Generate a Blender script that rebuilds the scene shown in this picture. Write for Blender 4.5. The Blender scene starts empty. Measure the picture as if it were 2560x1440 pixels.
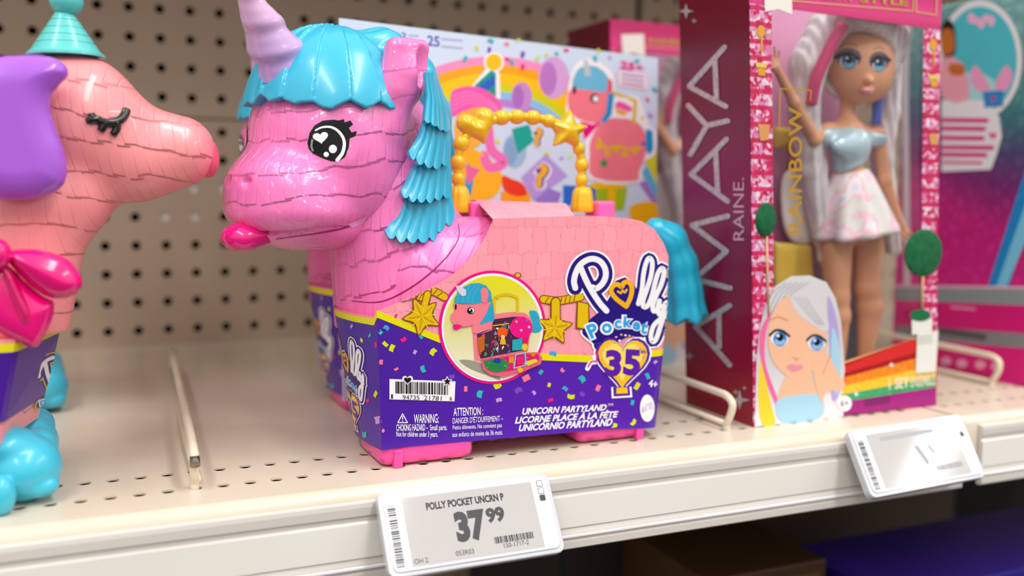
import bpy, bmesh, math, random
import numpy as np
from mathutils import Vector, Matrix
from mathutils.bvhtree import BVHTree
from mathutils.geometry import tessellate_polygon

# ------------------------------------------------------------------ camera, world, lights, exposure
S = 0.001                                   # everything below is measured in millimetres
scn = bpy.context.scene
COL = scn.collection
CAM = np.array([26.806, -485.997, 144.943]); YAW, PITCH, ROLL, FPX = .4150, .1017, .0070, 2489.0
_fw = np.array([math.sin(YAW)*math.cos(PITCH), math.cos(YAW)*math.cos(PITCH), -math.sin(PITCH)])
_r0 = np.cross(_fw, [0, 0, 1]); _r0 /= np.linalg.norm(_r0); _u0 = np.cross(_r0, _fw)
_r = math.cos(ROLL)*_r0 + math.sin(ROLL)*_u0; _u = -math.sin(ROLL)*_r0 + math.cos(ROLL)*_u0
cam = bpy.data.cameras.new('camera'); camo = bpy.data.objects.new('camera', cam); COL.objects.link(camo)
M = Matrix(((_r[0], _u[0], -_fw[0], CAM[0]*S), (_r[1], _u[1], -_fw[1], CAM[1]*S), (_r[2], _u[2], -_fw[2], CAM[2]*S), (0, 0, 0, 1)))
camo.matrix_world = M
cam.sensor_width = 36; cam.lens = FPX/2560*36; cam.clip_start = .01; cam.clip_end = 60
cam.dof.use_dof = True; cam.dof.focus_distance = .512; cam.dof.aperture_fstop = 3.8
scn.camera = camo
w = bpy.data.worlds.new('world'); scn.world = w; w.use_nodes = True
wb = w.node_tree.nodes['Background']; wtc = w.node_tree.nodes.new('ShaderNodeTexCoord'); wsx = w.node_tree.nodes.new('ShaderNodeSeparateXYZ'); wrp = w.node_tree.nodes.new('ShaderNodeValToRGB')
w.node_tree.links.new(wtc.outputs['Generated'], wsx.inputs[0]); wmr = w.node_tree.nodes.new('ShaderNodeMapRange'); wmr.inputs[1].default_value = -1; w.node_tree.links.new(wsx.outputs[2], wmr.inputs[0]); w.node_tree.links.new(wmr.outputs[0], wrp.inputs[0]); w.node_tree.links.new(wrp.outputs[0], wb.inputs[0])
wrp.color_ramp.elements[0].position = .40; wrp.color_ramp.elements[0].color = (.16, .145, .13, 1); wrp.color_ramp.elements[1].position = .62; wrp.color_ramp.elements[1].color = (1, .97, .93, 1)
wb.inputs[1].default_value = .70                    # bright store ceiling above, dim floor and facing shelves below
def lamp(name, loc, sx, sy, power, col=(1, .97, .93)):
    l = bpy.data.lights.new(name, 'AREA'); l.shape = 'RECTANGLE'; l.size = sx; l.size_y = sy; l.energy = power; l.color = col
    o = bpy.data.objects.new(name, l); COL.objects.link(o); o.location = loc; return o
# fluorescent strip lights hanging over the aisle, facing straight down
lamp('ceiling_strip_light', (-.75, -1.35, 1.8), .25, 2.4, 22)
lamp('ceiling_strip_light', (.75, -1.35, 1.8), .25, 2.4, 22)
lamp('ceiling_strip_light', (2.89, -1.5, 1.77), .17, 2.4, 22)
scn.view_settings.view_transform = 'Standard'; scn.view_settings.look = 'None'; scn.view_settings.gamma = 1
scn.view_settings.use_curve_mapping = False; scn.view_settings.exposure = 0.5

# ------------------------------------------------------------------ pixel helpers (photo pixels -> points on real planes)
def ray(px, py):
    return _fw + _r*((px-1280)/FPX) - _u*((py-720)/FPX)
def onY(px, py, y):
    d = ray(px, py); return CAM + d*((y-CAM[1])/d[1])
def onZ(px, py, z):
    d = ray(px, py); return CAM + d*((z-CAM[2])/d[2])
def onX(px, py, x):
    d = ray(px, py); return CAM + d*((x-CAM[0])/d[0])
def onP(px, py, p0, n):
    d = ray(px, py); n = np.asarray(n, float); return CAM + d*((np.asarray(p0)-CAM) @ n/(d @ n))

# ------------------------------------------------------------------ materials
MATS = {}
def lin(h):
    h = h.lstrip('#'); c = [int(h[i:i+2], 16)/255 for i in (0, 2, 4)]
    return tuple((x/12.92 if x <= .04045 else ((x+.055)/1.055)**2.4) for x in c)+(1,)
def bsdf(name):
    m = bpy.data.materials.new(name); m.use_nodes = True
    return m, m.node_tree, m.node_tree.nodes['Principled BSDF']
def ink(h, rough=.35, spec=.4):
    k = ('ink', h, rough)
    if k not in MATS:
        m, nt, b = bsdf('print_'+h.strip('#')); b.inputs['Base Color'].default_value = lin(h); b.inputs['Roughness'].default_value = rough
        b.inputs['Specular IOR Level'].default_value = spec; MATS[k] = m
    return MATS[k]
def plastic(h, rough=.3, coat=0., sss=0.):
    k = ('pl', h, rough, coat, sss)
    if k not in MATS:
        m, nt, b = bsdf('plastic_'+h.strip('#')); b.inputs['Base Color'].default_value = lin(h); b.inputs['Roughness'].default_value = rough
        b.inputs['Coat Weight'].default_value = coat; b.inputs['Coat Roughness'].default_value = .08
        if sss: b.inputs['Subsurface Weight'].default_value = sss; b.inputs['Subsurface Radius'].default_value = (.004, .002, .002)
        MATS[k] = m
    return MATS[k]
def N(nt, typ, **kw):
    n = nt.nodes.new(typ)
    for k, v in kw.items(): setattr(n, k, v)
    return n
def math_n(nt, op, a, b=None, c=None):
    n = N(nt, 'ShaderNodeMath', operation=op)
    for i, v in enumerate((a, b, c)):
        if v is None: continue
        if isinstance(v, (int, float)): n.inputs[i].default_value = v
        else: nt.links.new(v, n.inputs[i])
    return n.outputs[0]
def pinata(h, row=11., strip=5., rough=.3, depth=1.1, coat=.0, film=False, sss=.0):
    """plastic moulded like rows of paper fringe; the rows follow the pu / pv attributes of the mesh (mm)"""
    m, nt, b = bsdf('fringe_plastic_'+h.strip('#'))
    b.inputs['Base Color'].default_value = lin(h); b.inputs['Roughness'].default_value = rough
    if sss: b.inputs['Subsurface Weight'].default_value = sss; b.inputs['Subsurface Radius'].default_value = (.004, .002, .002); b.inputs['Subsurface Scale'].default_value = 1
    L = nt.links.new
    au = N(nt, 'ShaderNodeAttribute', attribute_name='pu'); av = N(nt, 'ShaderNodeAttribute', attribute_name='pv')
    cx = N(nt, 'ShaderNodeCombineXYZ'); L(au.outputs['Fac'], cx.inputs[0]); L(av.outputs['Fac'], cx.inputs[1])
    no = N(nt, 'ShaderNodeTexNoise'); no.noise_dimensions = '2D'; no.inputs['Scale'].default_value = .045; no.inputs['Detail'].default_value = 1; L(cx.outputs[0], no.inputs['Vector'])
    v0 = math_n(nt, 'ADD', av.outputs['Fac'], math_n(nt, 'MULTIPLY', math_n(nt, 'SUBTRACT', no.outputs['Fac'], .5), 9.))
    rid0 = math_n(nt, 'FLOOR', math_n(nt, 'DIVIDE', v0, row))
    us = math_n(nt, 'ADD', math_n(nt, 'DIVIDE', au.outputs['Fac'], strip), math_n(nt, 'ADD', math_n(nt, 'MULTIPLY', rid0, .37), math_n(nt, 'MULTIPLY', no.outputs['Fac'], .9)))
    sid = math_n(nt, 'FLOOR', us); uf = math_n(nt, 'FRACT', us)
    wn = N(nt, 'ShaderNodeTexWhiteNoise', noise_dimensions='1D'); L(sid, wn.inputs['W'])
    v1 = math_n(nt, 'ADD', v0, math_n(nt, 'MULTIPLY', wn.outputs['Value'], 1.6))
    fr = math_n(nt, 'FRACT', math_n(nt, 'DIVIDE', v1, row))
    e = math_n(nt, 'ABSOLUTE', math_n(nt, 'SUBTRACT', uf, .5))
    g = N(nt, 'ShaderNodeMapRange', interpolation_type='SMOOTHSTEP'); L(e, g.inputs[0]); g.inputs[1].default_value = .41; g.inputs[2].default_value = .5; g.inputs[3].default_value = 0; g.inputs[4].default_value = -.28
    led = N(nt, 'ShaderNodeMapRange', interpolation_type='SMOOTHSTEP'); L(fr, led.inputs[0]); led.inputs[1].default_value = 0; led.inputs[2].default_value = .10; led.inputs[3].default_value = .0; led.inputs[4].default_value = 1.
    hgt = math_n(nt, 'ADD', math_n(nt, 'MULTIPLY', led.outputs[0], math_n(nt, 'SUBTRACT', 1., math_n(nt, 'MULTIPLY', fr, .9))), math_n(nt, 'MULTIPLY', g.outputs[0], math_n(nt, 'SUBTRACT', 1.1, fr)))
    hgt = math_n(nt, 'ADD', hgt, math_n(nt, 'MULTIPLY', wn.outputs['Value'], .18))
    bp = N(nt, 'ShaderNodeBump'); bp.inputs['Distance'].default_value = depth*S; bp.inputs['Strength'].default_value = .85; L(hgt, bp.inputs['Height']); L(bp.outputs[0], b.inputs['Normal'])
    if film:                                   # shrink film pulled over the moulding: sharp wrinkled second gloss layer
        b.inputs['Coat Weight'].default_value = .9; b.inputs['Coat Roughness'].default_value = .05
        tc = N(nt, 'ShaderNodeTexCoord'); mp = N(nt, 'ShaderNodeMapping'); mp.inputs['Rotation'].default_value = (.4, .8, .5); mp.inputs['Scale'].default_value = (35, 150, 45); L(tc.outputs['Object'], mp.inputs[0])
        n2 = N(nt, 'ShaderNodeTexNoise'); n2.inputs['Scale'].default_value = 1.; n2.inputs['Detail'].default_value = 3; n2.inputs['Distortion'].default_value = 1.2; L(mp.outputs[0], n2.inputs['Vector'])
        b2 = N(nt, 'ShaderNodeBump'); b2.inputs['Distance'].default_value = .006; b2.inputs['Strength'].default_value = .8; L(n2.outputs['Fac'], b2.inputs['Height']); L(b2.outputs[0], b.inputs['Coat Normal'])
    elif coat: b.inputs['Coat Weight'].default_value = coat
    return m
def noise_mat(name, c1, c2, scale, rough=.5, bump=0., det=4, stretch=(1, 1, 1), metallic=0.):
    m, nt, b = bsdf(name); L = nt.links.new
    tc = N(nt, 'ShaderNodeTexCoord'); mp = N(nt, 'ShaderNodeMapping'); mp.inputs['Scale'].default_value = stretch; L(tc.outputs['Object'], mp.inputs[0])
    n = N(nt, 'ShaderNodeTexNoise'); n.inputs['Scale'].default_value = scale; n.inputs['Detail'].default_value = det; L(mp.outputs[0], n.inputs['Vector'])
    r = N(nt, 'ShaderNodeValToRGB'); r.color_ramp.elements[0].position = .35; r.color_ramp.elements[1].position = .65
    r.color_ramp.elements[0].color = lin(c1); r.color_ramp.elements[1].color = lin(c2); L(n.outputs['Fac'], r.inputs[0]); L(r.outputs[0], b.inputs['Base Color'])
    b.inputs['Roughness'].default_value = rough; b.inputs['Metallic'].default_value = metallic
    if bump:
        bp = N(nt, 'ShaderNodeBump'); bp.inputs['Distance'].default_value = bump*S; L(n.outputs['Fac'], bp.inputs['Height']); L(bp.outputs[0], b.inputs['Normal'])
    return m
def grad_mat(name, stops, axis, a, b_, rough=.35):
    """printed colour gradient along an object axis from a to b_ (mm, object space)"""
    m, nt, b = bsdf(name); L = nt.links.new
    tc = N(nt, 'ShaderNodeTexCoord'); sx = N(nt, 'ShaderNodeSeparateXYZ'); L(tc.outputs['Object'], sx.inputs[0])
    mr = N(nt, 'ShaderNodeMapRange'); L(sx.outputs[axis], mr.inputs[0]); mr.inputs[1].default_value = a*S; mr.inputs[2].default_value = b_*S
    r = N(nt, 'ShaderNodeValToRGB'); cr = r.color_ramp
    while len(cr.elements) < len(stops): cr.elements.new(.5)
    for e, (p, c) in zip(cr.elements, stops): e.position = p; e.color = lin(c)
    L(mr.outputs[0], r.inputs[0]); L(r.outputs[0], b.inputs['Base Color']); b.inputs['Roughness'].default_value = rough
    return m
def clear_mat(name, rough=.03):
    m = bpy.data.materials.new(name); m.use_nodes = True; nt = m.node_tree; nt.nodes.clear(); L = nt.links.new
    o = N(nt, 'ShaderNodeOutputMaterial'); t = N(nt, 'ShaderNodeBsdfTransparent'); g = N(nt, 'ShaderNodeBsdfGlossy'); g.inputs['Roughness'].default_value = rough
    f = N(nt, 'ShaderNodeLayerWeight'); f.inputs[0].default_value = .5; mx = N(nt, 'ShaderNodeMixShader')
    L(math_n(nt, 'ADD', math_n(nt, 'MULTIPLY', math_n(nt, 'POWER', f.outputs['Facing'], 5.), .9), .045), mx.inputs[0]); L(t.outputs[0], mx.inputs[1]); L(g.outputs[0], mx.inputs[2]); L(mx.outputs[0], o.inputs[0]); return m

# ------------------------------------------------------------------ objects
ORG = {}
def thing(name, label, cat, org, group=None):
    o = bpy.data.objects.new(name, None); o.empty_display_size = .02; COL.objects.link(o); o.location = Vector(org)*S
    o['label'] = label; o['category'] = cat
    if group: o['group'] = group
    ORG[o] = np.array(org, float); return o
def mk(name, verts, faces, mats, parent=None, smooth=False, midx=None, label=None, org=None, attrs=None, sharp=None):
    verts = np.asarray(verts, float)
    o0 = ORG[parent] if parent is not None else np.array(org if org is not None else (0, 0, 0), float)
    me = bpy.data.meshes.new(name); me.from_pydata(((verts-o0)*S).tolist(), [], [list(map(int, f)) for f in faces])
    for m in (mats if isinstance(mats, (list, tuple)) else [mats]): me.materials.append(m)
    if midx is not None: me.polygons.foreach_set('material_index', np.asarray(midx, np.int32))
    if smooth: me.polygons.foreach_set('use_smooth', np.ones(len(me.polygons), bool))
    if attrs:
        for k, a in attrs.items():
            at = me.attributes.new(k, 'FLOAT', 'POINT'); at.data.foreach_set('value', np.asarray(a, np.float32))
    me.validate(); me.update()
    if sharp: me.set_sharp_from_angle(angle=math.radians(sharp))
    o = bpy.data.objects.new(name, me); COL.objects.link(o)
    if parent is not None: o.parent = parent
    else: o.location = Vector(o0)*S
    ORG[o] = o0
    if label: o['label'] = label
    return o
def tag(o, label, cat, group=None):
    o['label'] = label; o['category'] = cat
    if group: o['group'] = group
    return o
def copy_tree(o, parent=None):
    c = o.copy(); COL.objects.link(c)
    if parent is not None: c.parent = parent
    for ch in list(o.children): copy_tree(ch, c)
    return c
def bevel(o, w, seg=2, ang=40):
    md = o.modifiers.new('bevel', 'BEVEL'); md.width = w*S; md.segments = seg; md.limit_method = 'ANGLE'; md.angle_limit = math.radians(ang); return o

class MB:
    """collects verts and faces (mm)"""
    def __init__(s): s.v = []; s.f = []; s.m = []
    def add(s, v, f, m=0):
        n = len(s.v); s.v += [tuple(p) for p in v]; s.f += [tuple(i+n for i in q) for q in f]; s.m += [m]*len(f)
    def box(s, lo, hi, m=0):
        s.hexa([(lo[0], lo[1], lo[2]), (hi[0], lo[1], lo[2]), (hi[0], hi[1], lo[2]), (lo[0], hi[1], lo[2]), (lo[0], lo[1], hi[2]), (hi[0], lo[1], hi[2]), (hi[0], hi[1], hi[2]), (lo[0], hi[1], hi[2])], m)
    def hexa(s, p, m=0):
        s.add(p, [(3, 2, 1, 0), (4, 5, 6, 7), (0, 1, 5, 4), (1, 2, 6, 5), (2, 3, 7, 6), (3, 0, 4, 7)], m)
    def tube(s, path, r, n=12, m=0, cap=True):
        path = [np.asarray(p, float) for p in path]; rs = r if isinstance(r, (list, tuple, np.ndarray)) else [r]*len(path)
        v = []; prev = None
        for i, p in enumerate(path):
            t = path[min(i+1, len(path)-1)]-path[max(i-1, 0)]; t = t/np.linalg.norm(t)
            if prev is None:
                a = np.array([0, 0, 1.]) if abs(t[2]) < .9 else np.array([1., 0, 0])
            else: a = prev
            x = a-t*(a@t); x /= np.linalg.norm(x); prev = x; y = np.cross(t, x)
            for k in range(n): th = 2*math.pi*k/n; v.append(p+rs[i]*(math.cos(th)*x+math.sin(th)*y))
        f = [(i*n+k, i*n+(k+1) % n, (i+1)*n+(k+1) % n, (i+1)*n+k) for i in range(len(path)-1) for k in range(n)]
        if cap: f += [tuple(range(n-1, -1, -1)), tuple((len(path)-1)*n+k for k in range(n))]
        s.add(v, f, m)
    def lathe(s, prof, c, axis=(0, 0, 1), n=32, m=0, flute=None):
        ax = np.asarray(axis, float); ax /= np.linalg.norm(ax); a = np.array([1., 0, 0]) if abs(ax[0]) < .8 else np.array([0, 1., 0])
        x = a-ax*(a@ax); x /= np.linalg.norm(x); y = np.cross(ax, x); v = []
        for r, h in prof:
            for k in range(n):
                th = 2*math.pi*k/n; rr = r*(1+(flute(th, h) if flute else 0)); v.append(np.asarray(c)+ax*h+rr*(math.cos(th)*x+math.sin(th)*y))
        f = [(i*n+k, i*n+(k+1) % n, (i+1)*n+(k+1) % n, (i+1)*n+k) for i in range(len(prof)-1) for k in range(n)]
        f += [tuple(range(n-1, -1, -1)), tuple((len(prof)-1)*n+k for k in range(n))]
        s.add(v, f, m)
    def prism(s, poly, y0, y1, m=0):
        """polygon of (x, z) extruded from y0 to y1"""
        n = len(poly); v = [(x, y0, z) for x, z in poly]+[(x, y1, z) for x, z in poly]
        s.add(v, [tuple(range(n)), tuple(range(2*n-1, n-1, -1))]+[(i, n+i, n+(i+1) % n, (i+1) % n) for i in range(n)], m)
    def build(s, name, mats, parent=None, smooth=False, label=None, org=None, sharp=None):
        return mk(name, s.v, s.f, mats, parent, smooth, s.m, label, org, sharp=sharp)

# ------------------------------------------------------------------ signed distance shapes -> meshes (surface nets)
def sdf_mesh(f, lo, hi, h):
    ax = [np.arange(lo[i], hi[i]+h, h) for i in range(3)]
    X, Y, Z = np.meshgrid(*ax, indexing='ij'); F = f(X, Y, Z).astype(np.float32); shp = F.shape; neg = F < 0
    cs = tuple(n-1 for n in shp); acc = np.zeros(cs+(3,), np.float32); cnt = np.zeros(cs, np.float32)
    for d in range(3):
        sl0 = [slice(None)]*3; sl1 = [slice(None)]*3; sl0[d] = slice(0, -1); sl1[d] = slice(1, None)
        a = F[tuple(sl0)]; b = F[tuple(sl1)]; cr = (neg[tuple(sl0)] != neg[tuple(sl1)]); t = np.where(cr, a/np.where(cr, a-b, 1), 0)
        e = [k for k in range(3) if k != d]
        for o1 in (0, 1):
            for o2 in (0, 1):
                s = [slice(None)]*3; s[e[0]] = slice(o1, o1+cs[e[0]]); s[e[1]] = slice(o2, o2+cs[e[1]]); s = tuple(s)
                c = cr[s]; cnt += c; acc[..., d] += np.where(c, t[s], 0); acc[..., e[0]] += c*o1; acc[..., e[1]] += c*o2
    act = cnt > 0; idx = -np.ones(cs, np.int64); idx[act] = np.arange(act.sum()); ijk = np.argwhere(act)
    V = (ijk+acc[act]/cnt[act][:, None])*h+np.array(lo); Q = []
    for d in range(3):
        e = [k for k in range(3) if k != d]; sl0 = [slice(None)]*3; sl1 = [slice(None)]*3; sl0[d] = slice(0, -1); sl1[d] = slice(1, None)
        n0 = neg[tuple(sl0)]; cr = np.argwhere(n0 != neg[tuple(sl1)])
        ok = (cr[:, e[0]] > 0) & (cr[:, e[1]] > 0) & (cr[:, e[0]] < cs[e[0]]) & (cr[:, e[1]] < cs[e[1]]); cr = cr[ok]
        if not len(cr): continue
        q = []
        for o1, o2 in ((1, 1), (0, 1), (0, 0), (1, 0)):
            c = cr.copy(); c[:, e[0]] -= o1; c[:, e[1]] -= o2; q.append(idx[c[:, 0], c[:, 1], c[:, 2]])
        q = np.stack(q, 1); fl = n0[cr[:, 0], cr[:, 1], cr[:, 2]]
        if d == 1: fl = ~fl
        q[~fl] = q[~fl][:, ::-1]; Q.append(q)
    return V, np.concatenate(Q)
def ell(X, Y, Z, c, r):
    x, y, z = (X-c[0])/r[0], (Y-c[1])/r[1], (Z-c[2])/r[2]; k0 = np.sqrt(x*x+y*y+z*z); k1 = np.sqrt((x/r[0])**2+(y/r[1])**2+(z/r[2])**2)+1e-9
    return k0*(k0-1)/k1
def cap(X, Y, Z, a, b, ra, rb):
    a = np.asarray(a, float); d = np.asarray(b, float)-a; t = np.clip(((X-a[0])*d[0]+(Y-a[1])*d[1]+(Z-a[2])*d[2])/(d@d), 0, 1)
    return np.sqrt((X-a[0]-t*d[0])**2+(Y-a[1]-t*d[1])**2+(Z-a[2]-t*d[2])**2)-(ra+(rb-ra)*t)
def rbox(X, Y, Z, c, h, r):
    q = [np.abs(A-c[i])-(h[i]-r) for i, A in enumerate((X, Y, Z))]
    return np.sqrt(sum(np.maximum(a, 0)**2 for a in q))+np.minimum(np.maximum(np.maximum(q[0], q[1]), q[2]), 0)-r
def smin(a, b, k):
    h = np.clip(.5+.5*(b-a)/k, 0, 1); return b+(a-b)*h-k*h*(1-h)
def smax(a, b, k): return -smin(-a, -b, k)
def poly_sd(X, Z, poly):
    """signed distance to a closed 2-D polygon"""
    P = np.asarray(poly, float); d = np.full(X.shape, 1e18); s = np.ones(X.shape)
    n = len(P); j = n-1
    for i in range(n):
        e = P[j]-P[i]; wx, wz = X-P[i, 0], Z-P[i, 1]; t = np.clip((wx*e[0]+wz*e[1])/(e@e+1e-12), 0, 1)
        d = np.minimum(d, (wx-t*e[0])**2+(wz-t*e[1])**2)
        c1 = Z >= P[i, 1]; c2 = Z < P[j, 1]; c3 = e[0]*wz > e[1]*wx
        s = np.where((c1 & c2 & c3) | (~c1 & ~c2 & ~c3), -s, s); j = i
    return s*np.sqrt(d)
def crv(pts, n=6, closed=False):
    """Catmull-Rom through points"""
    P = [np.asarray(p, float) for p in pts]; out = []; m = len(P)
    for i in range(m if closed else m-1):
        p0 = P[(i-1) % m] if closed or i > 0 else 2*P[0]-P[1]; p1 = P[i]; p2 = P[(i+1) % m]
        p3 = P[(i+2) % m] if closed or i < m-2 else 2*P[-1]-P[-2]
        for k in range(n):
            t = k/n; out.append(.5*((2*p1)+(p2-p0)*t+(2*p0-5*p1+4*p2-p3)*t*t+(-p0+3*p1-3*p2+p3)*t**3))
    if not closed: out.append(P[-1])
    return out
def puff(name, pxs, y, thick, edge, mat, parent, h=1., extra=None, curve=True, uv=None, smoothn=True):
    """soft moulded pad: a pixel outline on the plane y, inflated to half thickness `thick` over `edge` mm"""
    pts = crv(pxs, 5, True) if curve else pxs
    poly = [onY(p[0], p[1], y)[[0, 2]] for p in pts]; A = np.array(poly)
    lo = (A[:, 0].min()-2, y-thick-3, A[:, 1].min()-2); hi = (A[:, 0].max()+2, y+thick+3, A[:, 1].max()+2)
    def f(X, Y, Z):
        sd = poly_sd(X[:, 0, :], Z[:, 0, :], poly)[:, None, :]; s = np.clip(-sd/edge, 0, 1); hh = thick*np.sqrt(1-(1-s)**2)
        d = np.where(sd > 0, np.sqrt(sd**2+(Y-y)**2), (np.abs(Y-y)-hh)*.7)
        d = np.where((sd <= 0) & (np.abs(Y-y) <= hh), np.maximum((np.abs(Y-y)-hh)*.7, sd), d)
        return d if extra is None else extra(d, X, Y, Z)
    V, Q = sdf_mesh(f, lo, hi, h)
    return mk(name, V, Q, mat, parent, True)

# ------------------------------------------------------------------ flat prints laid on surfaces
def P_plane(p0, n):
    n = np.asarray(n, float); n /= np.linalg.norm(n); p0 = np.asarray(p0, float)
    def f(x, y):
        d = ray(x, y); return CAM+d*((p0-CAM)@n/(d@n)), n
    return f
def P_mesh(V, Q):
    bv = BVHTree.FromPolygons([tuple(map(float, v)) for v in V], [tuple(map(int, q)) for q in Q]); o = Vector(CAM)
    def f(x, y):
        d = Vector(ray(x, y)).normalized(); h = bv.ray_cast(o, d)
        if h[0] is None: return None
        n = h[1]
        if n.dot(d) > 0: n = -n
        return np.array(h[0]), np.array(n)
    return f
TXT = {}
def text_mesh(s, off=0., shear=0.):
    k = (s, off, shear)
    if k not in TXT:
        c = bpy.data.curves.new('t', 'FONT'); c.body = s; c.offset = off; c.shear = shear; c.resolution_u = 3
        o = bpy.data.objects.new('t', c); COL.objects.link(o); bpy.context.view_layer.update()
        me = bpy.data.meshes.new_from_object(o.evaluated_get(bpy.context.evaluated_depsgraph_get()))
        v = np.array([p.co[:2] for p in me.vertices]); f = [tuple(p.vertices) for p in me.polygons]
        lo, hi = v.min(0), v.max(0); TXT[k] = ((v-lo)/(hi-lo), f, (hi-lo)[0]/(hi-lo)[1])
        bpy.data.objects.remove(o); bpy.data.curves.remove(c); bpy.data.meshes.remove(me)
    return TXT[k]
class Print:
    def __init__(s, proj, maxlen=40, lift=.12, tf=None):
        s.proj = proj; s.ml = maxlen; s.lift = lift; s.v = []; s.f = []; s.m = []; s.mats = []; s.tf = tf
    def _mat(s, m):
        if isinstance(m, str): m = ink(m)
        if m not in s.mats: s.mats.append(m)
        return s.mats.index(m)
    def tri(s, pts, tris, mat, layer):
        # every call sits a hair above the one before, so overlapping prints never share a plane
        s.cnt = getattr(s, 'cnt', 0)+1; layer = layer+.003*(s.cnt % 120)
        mi = s._mat(mat); cache = {}
        pts = [(float(p[0]), float(p[1]), float(p[2]) if len(p) > 2 else 0.) for p in pts]; work = [tuple(t) for t in tris]; out = []
        L2 = s.ml**2
        while work:
            a, b, c = work.pop()
            e = [((pts[a][0]-pts[b][0])**2+(pts[a][1]-pts[b][1])**2, a, b, c), ((pts[b][0]-pts[c][0])**2+(pts[b][1]-pts[c][1])**2, b, c, a), ((pts[c][0]-pts[a][0])**2+(pts[c][1]-pts[a][1])**2, c, a, b)]
            l, i, j, k = max(e)
            if l > L2:
                kk = (min(i, j), max(i, j))
                if kk not in cache: cache[kk] = len(pts); pts.append(tuple((pts[i][q]+pts[j][q])/2 for q in range(3)))
                m_ = cache[kk]; work += [(i, m_, k), (m_, j, k)]
            else: out.append((a, b, c))
        idx = {}
        for t in out:
            q = []
            for a in t:
                if a not in idx:
                    p = pts[a][:2] if s.tf is None else s.tf(*pts[a][:2]); h = s.proj(p[0], p[1])
                    if h is None: idx[a] = None
                    else: idx[a] = len(s.v); s.v.append(h[0]+h[1]*s.lift*(layer+pts[a][2]))
                q.append(idx[a])
            if None in q: continue
            s.f.append(tuple(q)); s.m.append(mi)
    def poly(s, pts, mat, layer=1, curve=0, holes=()):
        if curve: pts = crv(pts, curve, True)
        loops = [[Vector((p[0], p[1], 0)) for p in pts]]+[[Vector((p[0], p[1], 0)) for p in h] for h in holes]
        s.tri([p for l in loops for p in l], tessellate_polygon(loops), mat, layer)
    def disc(s, c, rx, ry, mat, layer=1, n=28, rot=0.):
        cr, sr = math.cos(rot), math.sin(rot)
        s.poly([(c[0]+rx*math.cos(t)*cr-ry*math.sin(t)*sr, c[1]+rx*math.cos(t)*sr+ry*math.sin(t)*cr) for t in [2*math.pi*i/n for i in range(n)]], mat, layer)
    def ring(s, c, rx, ry, wd, mat, layer=1, n=48):
        a = [(c[0]+rx*math.cos(t), c[1]+ry*math.sin(t)) for t in [2*math.pi*i/n for i in range(n)]]
        b = [(c[0]+(rx-wd)*math.cos(t), c[1]+(ry-wd)*math.sin(t)) for t in [2*math.pi*i/n for i in range(n)]]
        s.tri(a+b, [t for i in range(n) for t in ((i, (i+1) % n, n+(i+1) % n), (i, n+(i+1) % n, n+i))], mat, layer)
    def stroke(s, path, wd, mat, layer=1, curve=5, closed=False, taper=None):
        p = crv(path, curve, closed) if curve else [np.asarray(q, float) for q in path]
        if closed: p = p+[p[0]]
        if not curve and len(p) > 2:                       # sharp corners: separate bars with round joints
            for a, b in zip(p[:-1], p[1:]): s.stroke([a, b], wd, mat, layer, 0)
            return
        n = len(p); L_, R_ = [], []
        for i in range(n):
            d = p[min(i+1, n-1)]-p[max(i-1, 0)]; l = np.linalg.norm(d); d = d/l if l > 1e-6 else np.array([1., 0]); hw_ = wd/2*(taper(i/(n-1)) if taper else 1); nr = np.array([-d[1], d[0]])*hw_; z = .25*i/n
            L_.append((*(p[i]+nr), z)); R_.append((*(p[i]-nr), z))
        if wd > 1.2 and not closed:
            for q, t in ((p[0], 0.), (p[-1], 1.)):
                w0 = wd/2*(taper(t) if taper else 1)
                if w0 > .4: s.disc(q, w0, w0, mat, layer, n=16)
        s.tri(L_+R_, [t for i in range(n-1) for t in ((i, i+1, n+i+1), (i, n+i+1, n+i))], mat, layer)
    def text(s, body, tl, tr, br, bl, mat, layer=1, bold=0., shear=0.):
        v, f, _ = text_mesh(body, bold, shear); tl, tr, br, bl = map(np.asarray, (tl, tr, br, bl)); pts = []
        for x, y in v:
            top = tl+(tr-tl)*x; bot = bl+(br-bl)*x; pts.append(tuple(bot+(top-bot)*y))
        tr_ = []
        for q in f:
            for i in range(1, len(q)-1): tr_.append((q[0], q[i], q[i+1]))
        s.tri(pts, tr_, mat, layer)
    def letter(s, ch, c, hgt, rot, mat, layer=1, bold=0., wx=1.):
        v, f, asp = text_mesh(ch, bold); wdt = hgt*asp*wx; cr, sr = math.cos(rot), math.sin(rot); pts = []
        for x, y in v:
            dx, dy = (x-.5)*wdt, (.5-y)*hgt; pts.append((c[0]+dx*cr-dy*sr, c[1]+dx*sr+dy*cr))
        s.tri(pts, [(q[0], q[i], q[i+1]) for q in f for i in range(1, len(q)-1)], mat, layer)
    def bars(s, tl, tr, br, bl, n, mat, layer=1, seed=1, gaps=None):
        rnd = random.Random(seed); tl, tr, br, bl = map(np.asarray, (tl, tr, br, bl)); x = 0; seq = []
        while len(seq) < n: seq.append((rnd.choice((1, 1, 2, 3)), rnd.choice((1, 1, 2, 2))))
        tot = sum(a+b for a, b in seq); x = 0
        for a, b in seq:
            u0, u1 = x/tot, (x+a)/tot; x += a+b
            s.poly([tl+(tr-tl)*u0, tl+(tr-tl)*u1, bl+(br-bl)*u1, bl+(br-bl)*u0], mat, layer)
    def build(s, name, parent, label=None):
        return mk(name, s.v, s.f, s.mats, parent, True, s.m, label)
def star_pts(c, r, r2, n=5, rot=0.):
    return [(c[0]+(r if i % 2 == 0 else r2)*math.sin(rot+math.pi*i/n), c[1]-(r if i % 2 == 0 else r2)*math.cos(rot+math.pi*i/n)) for i in range(2*n)]
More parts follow.
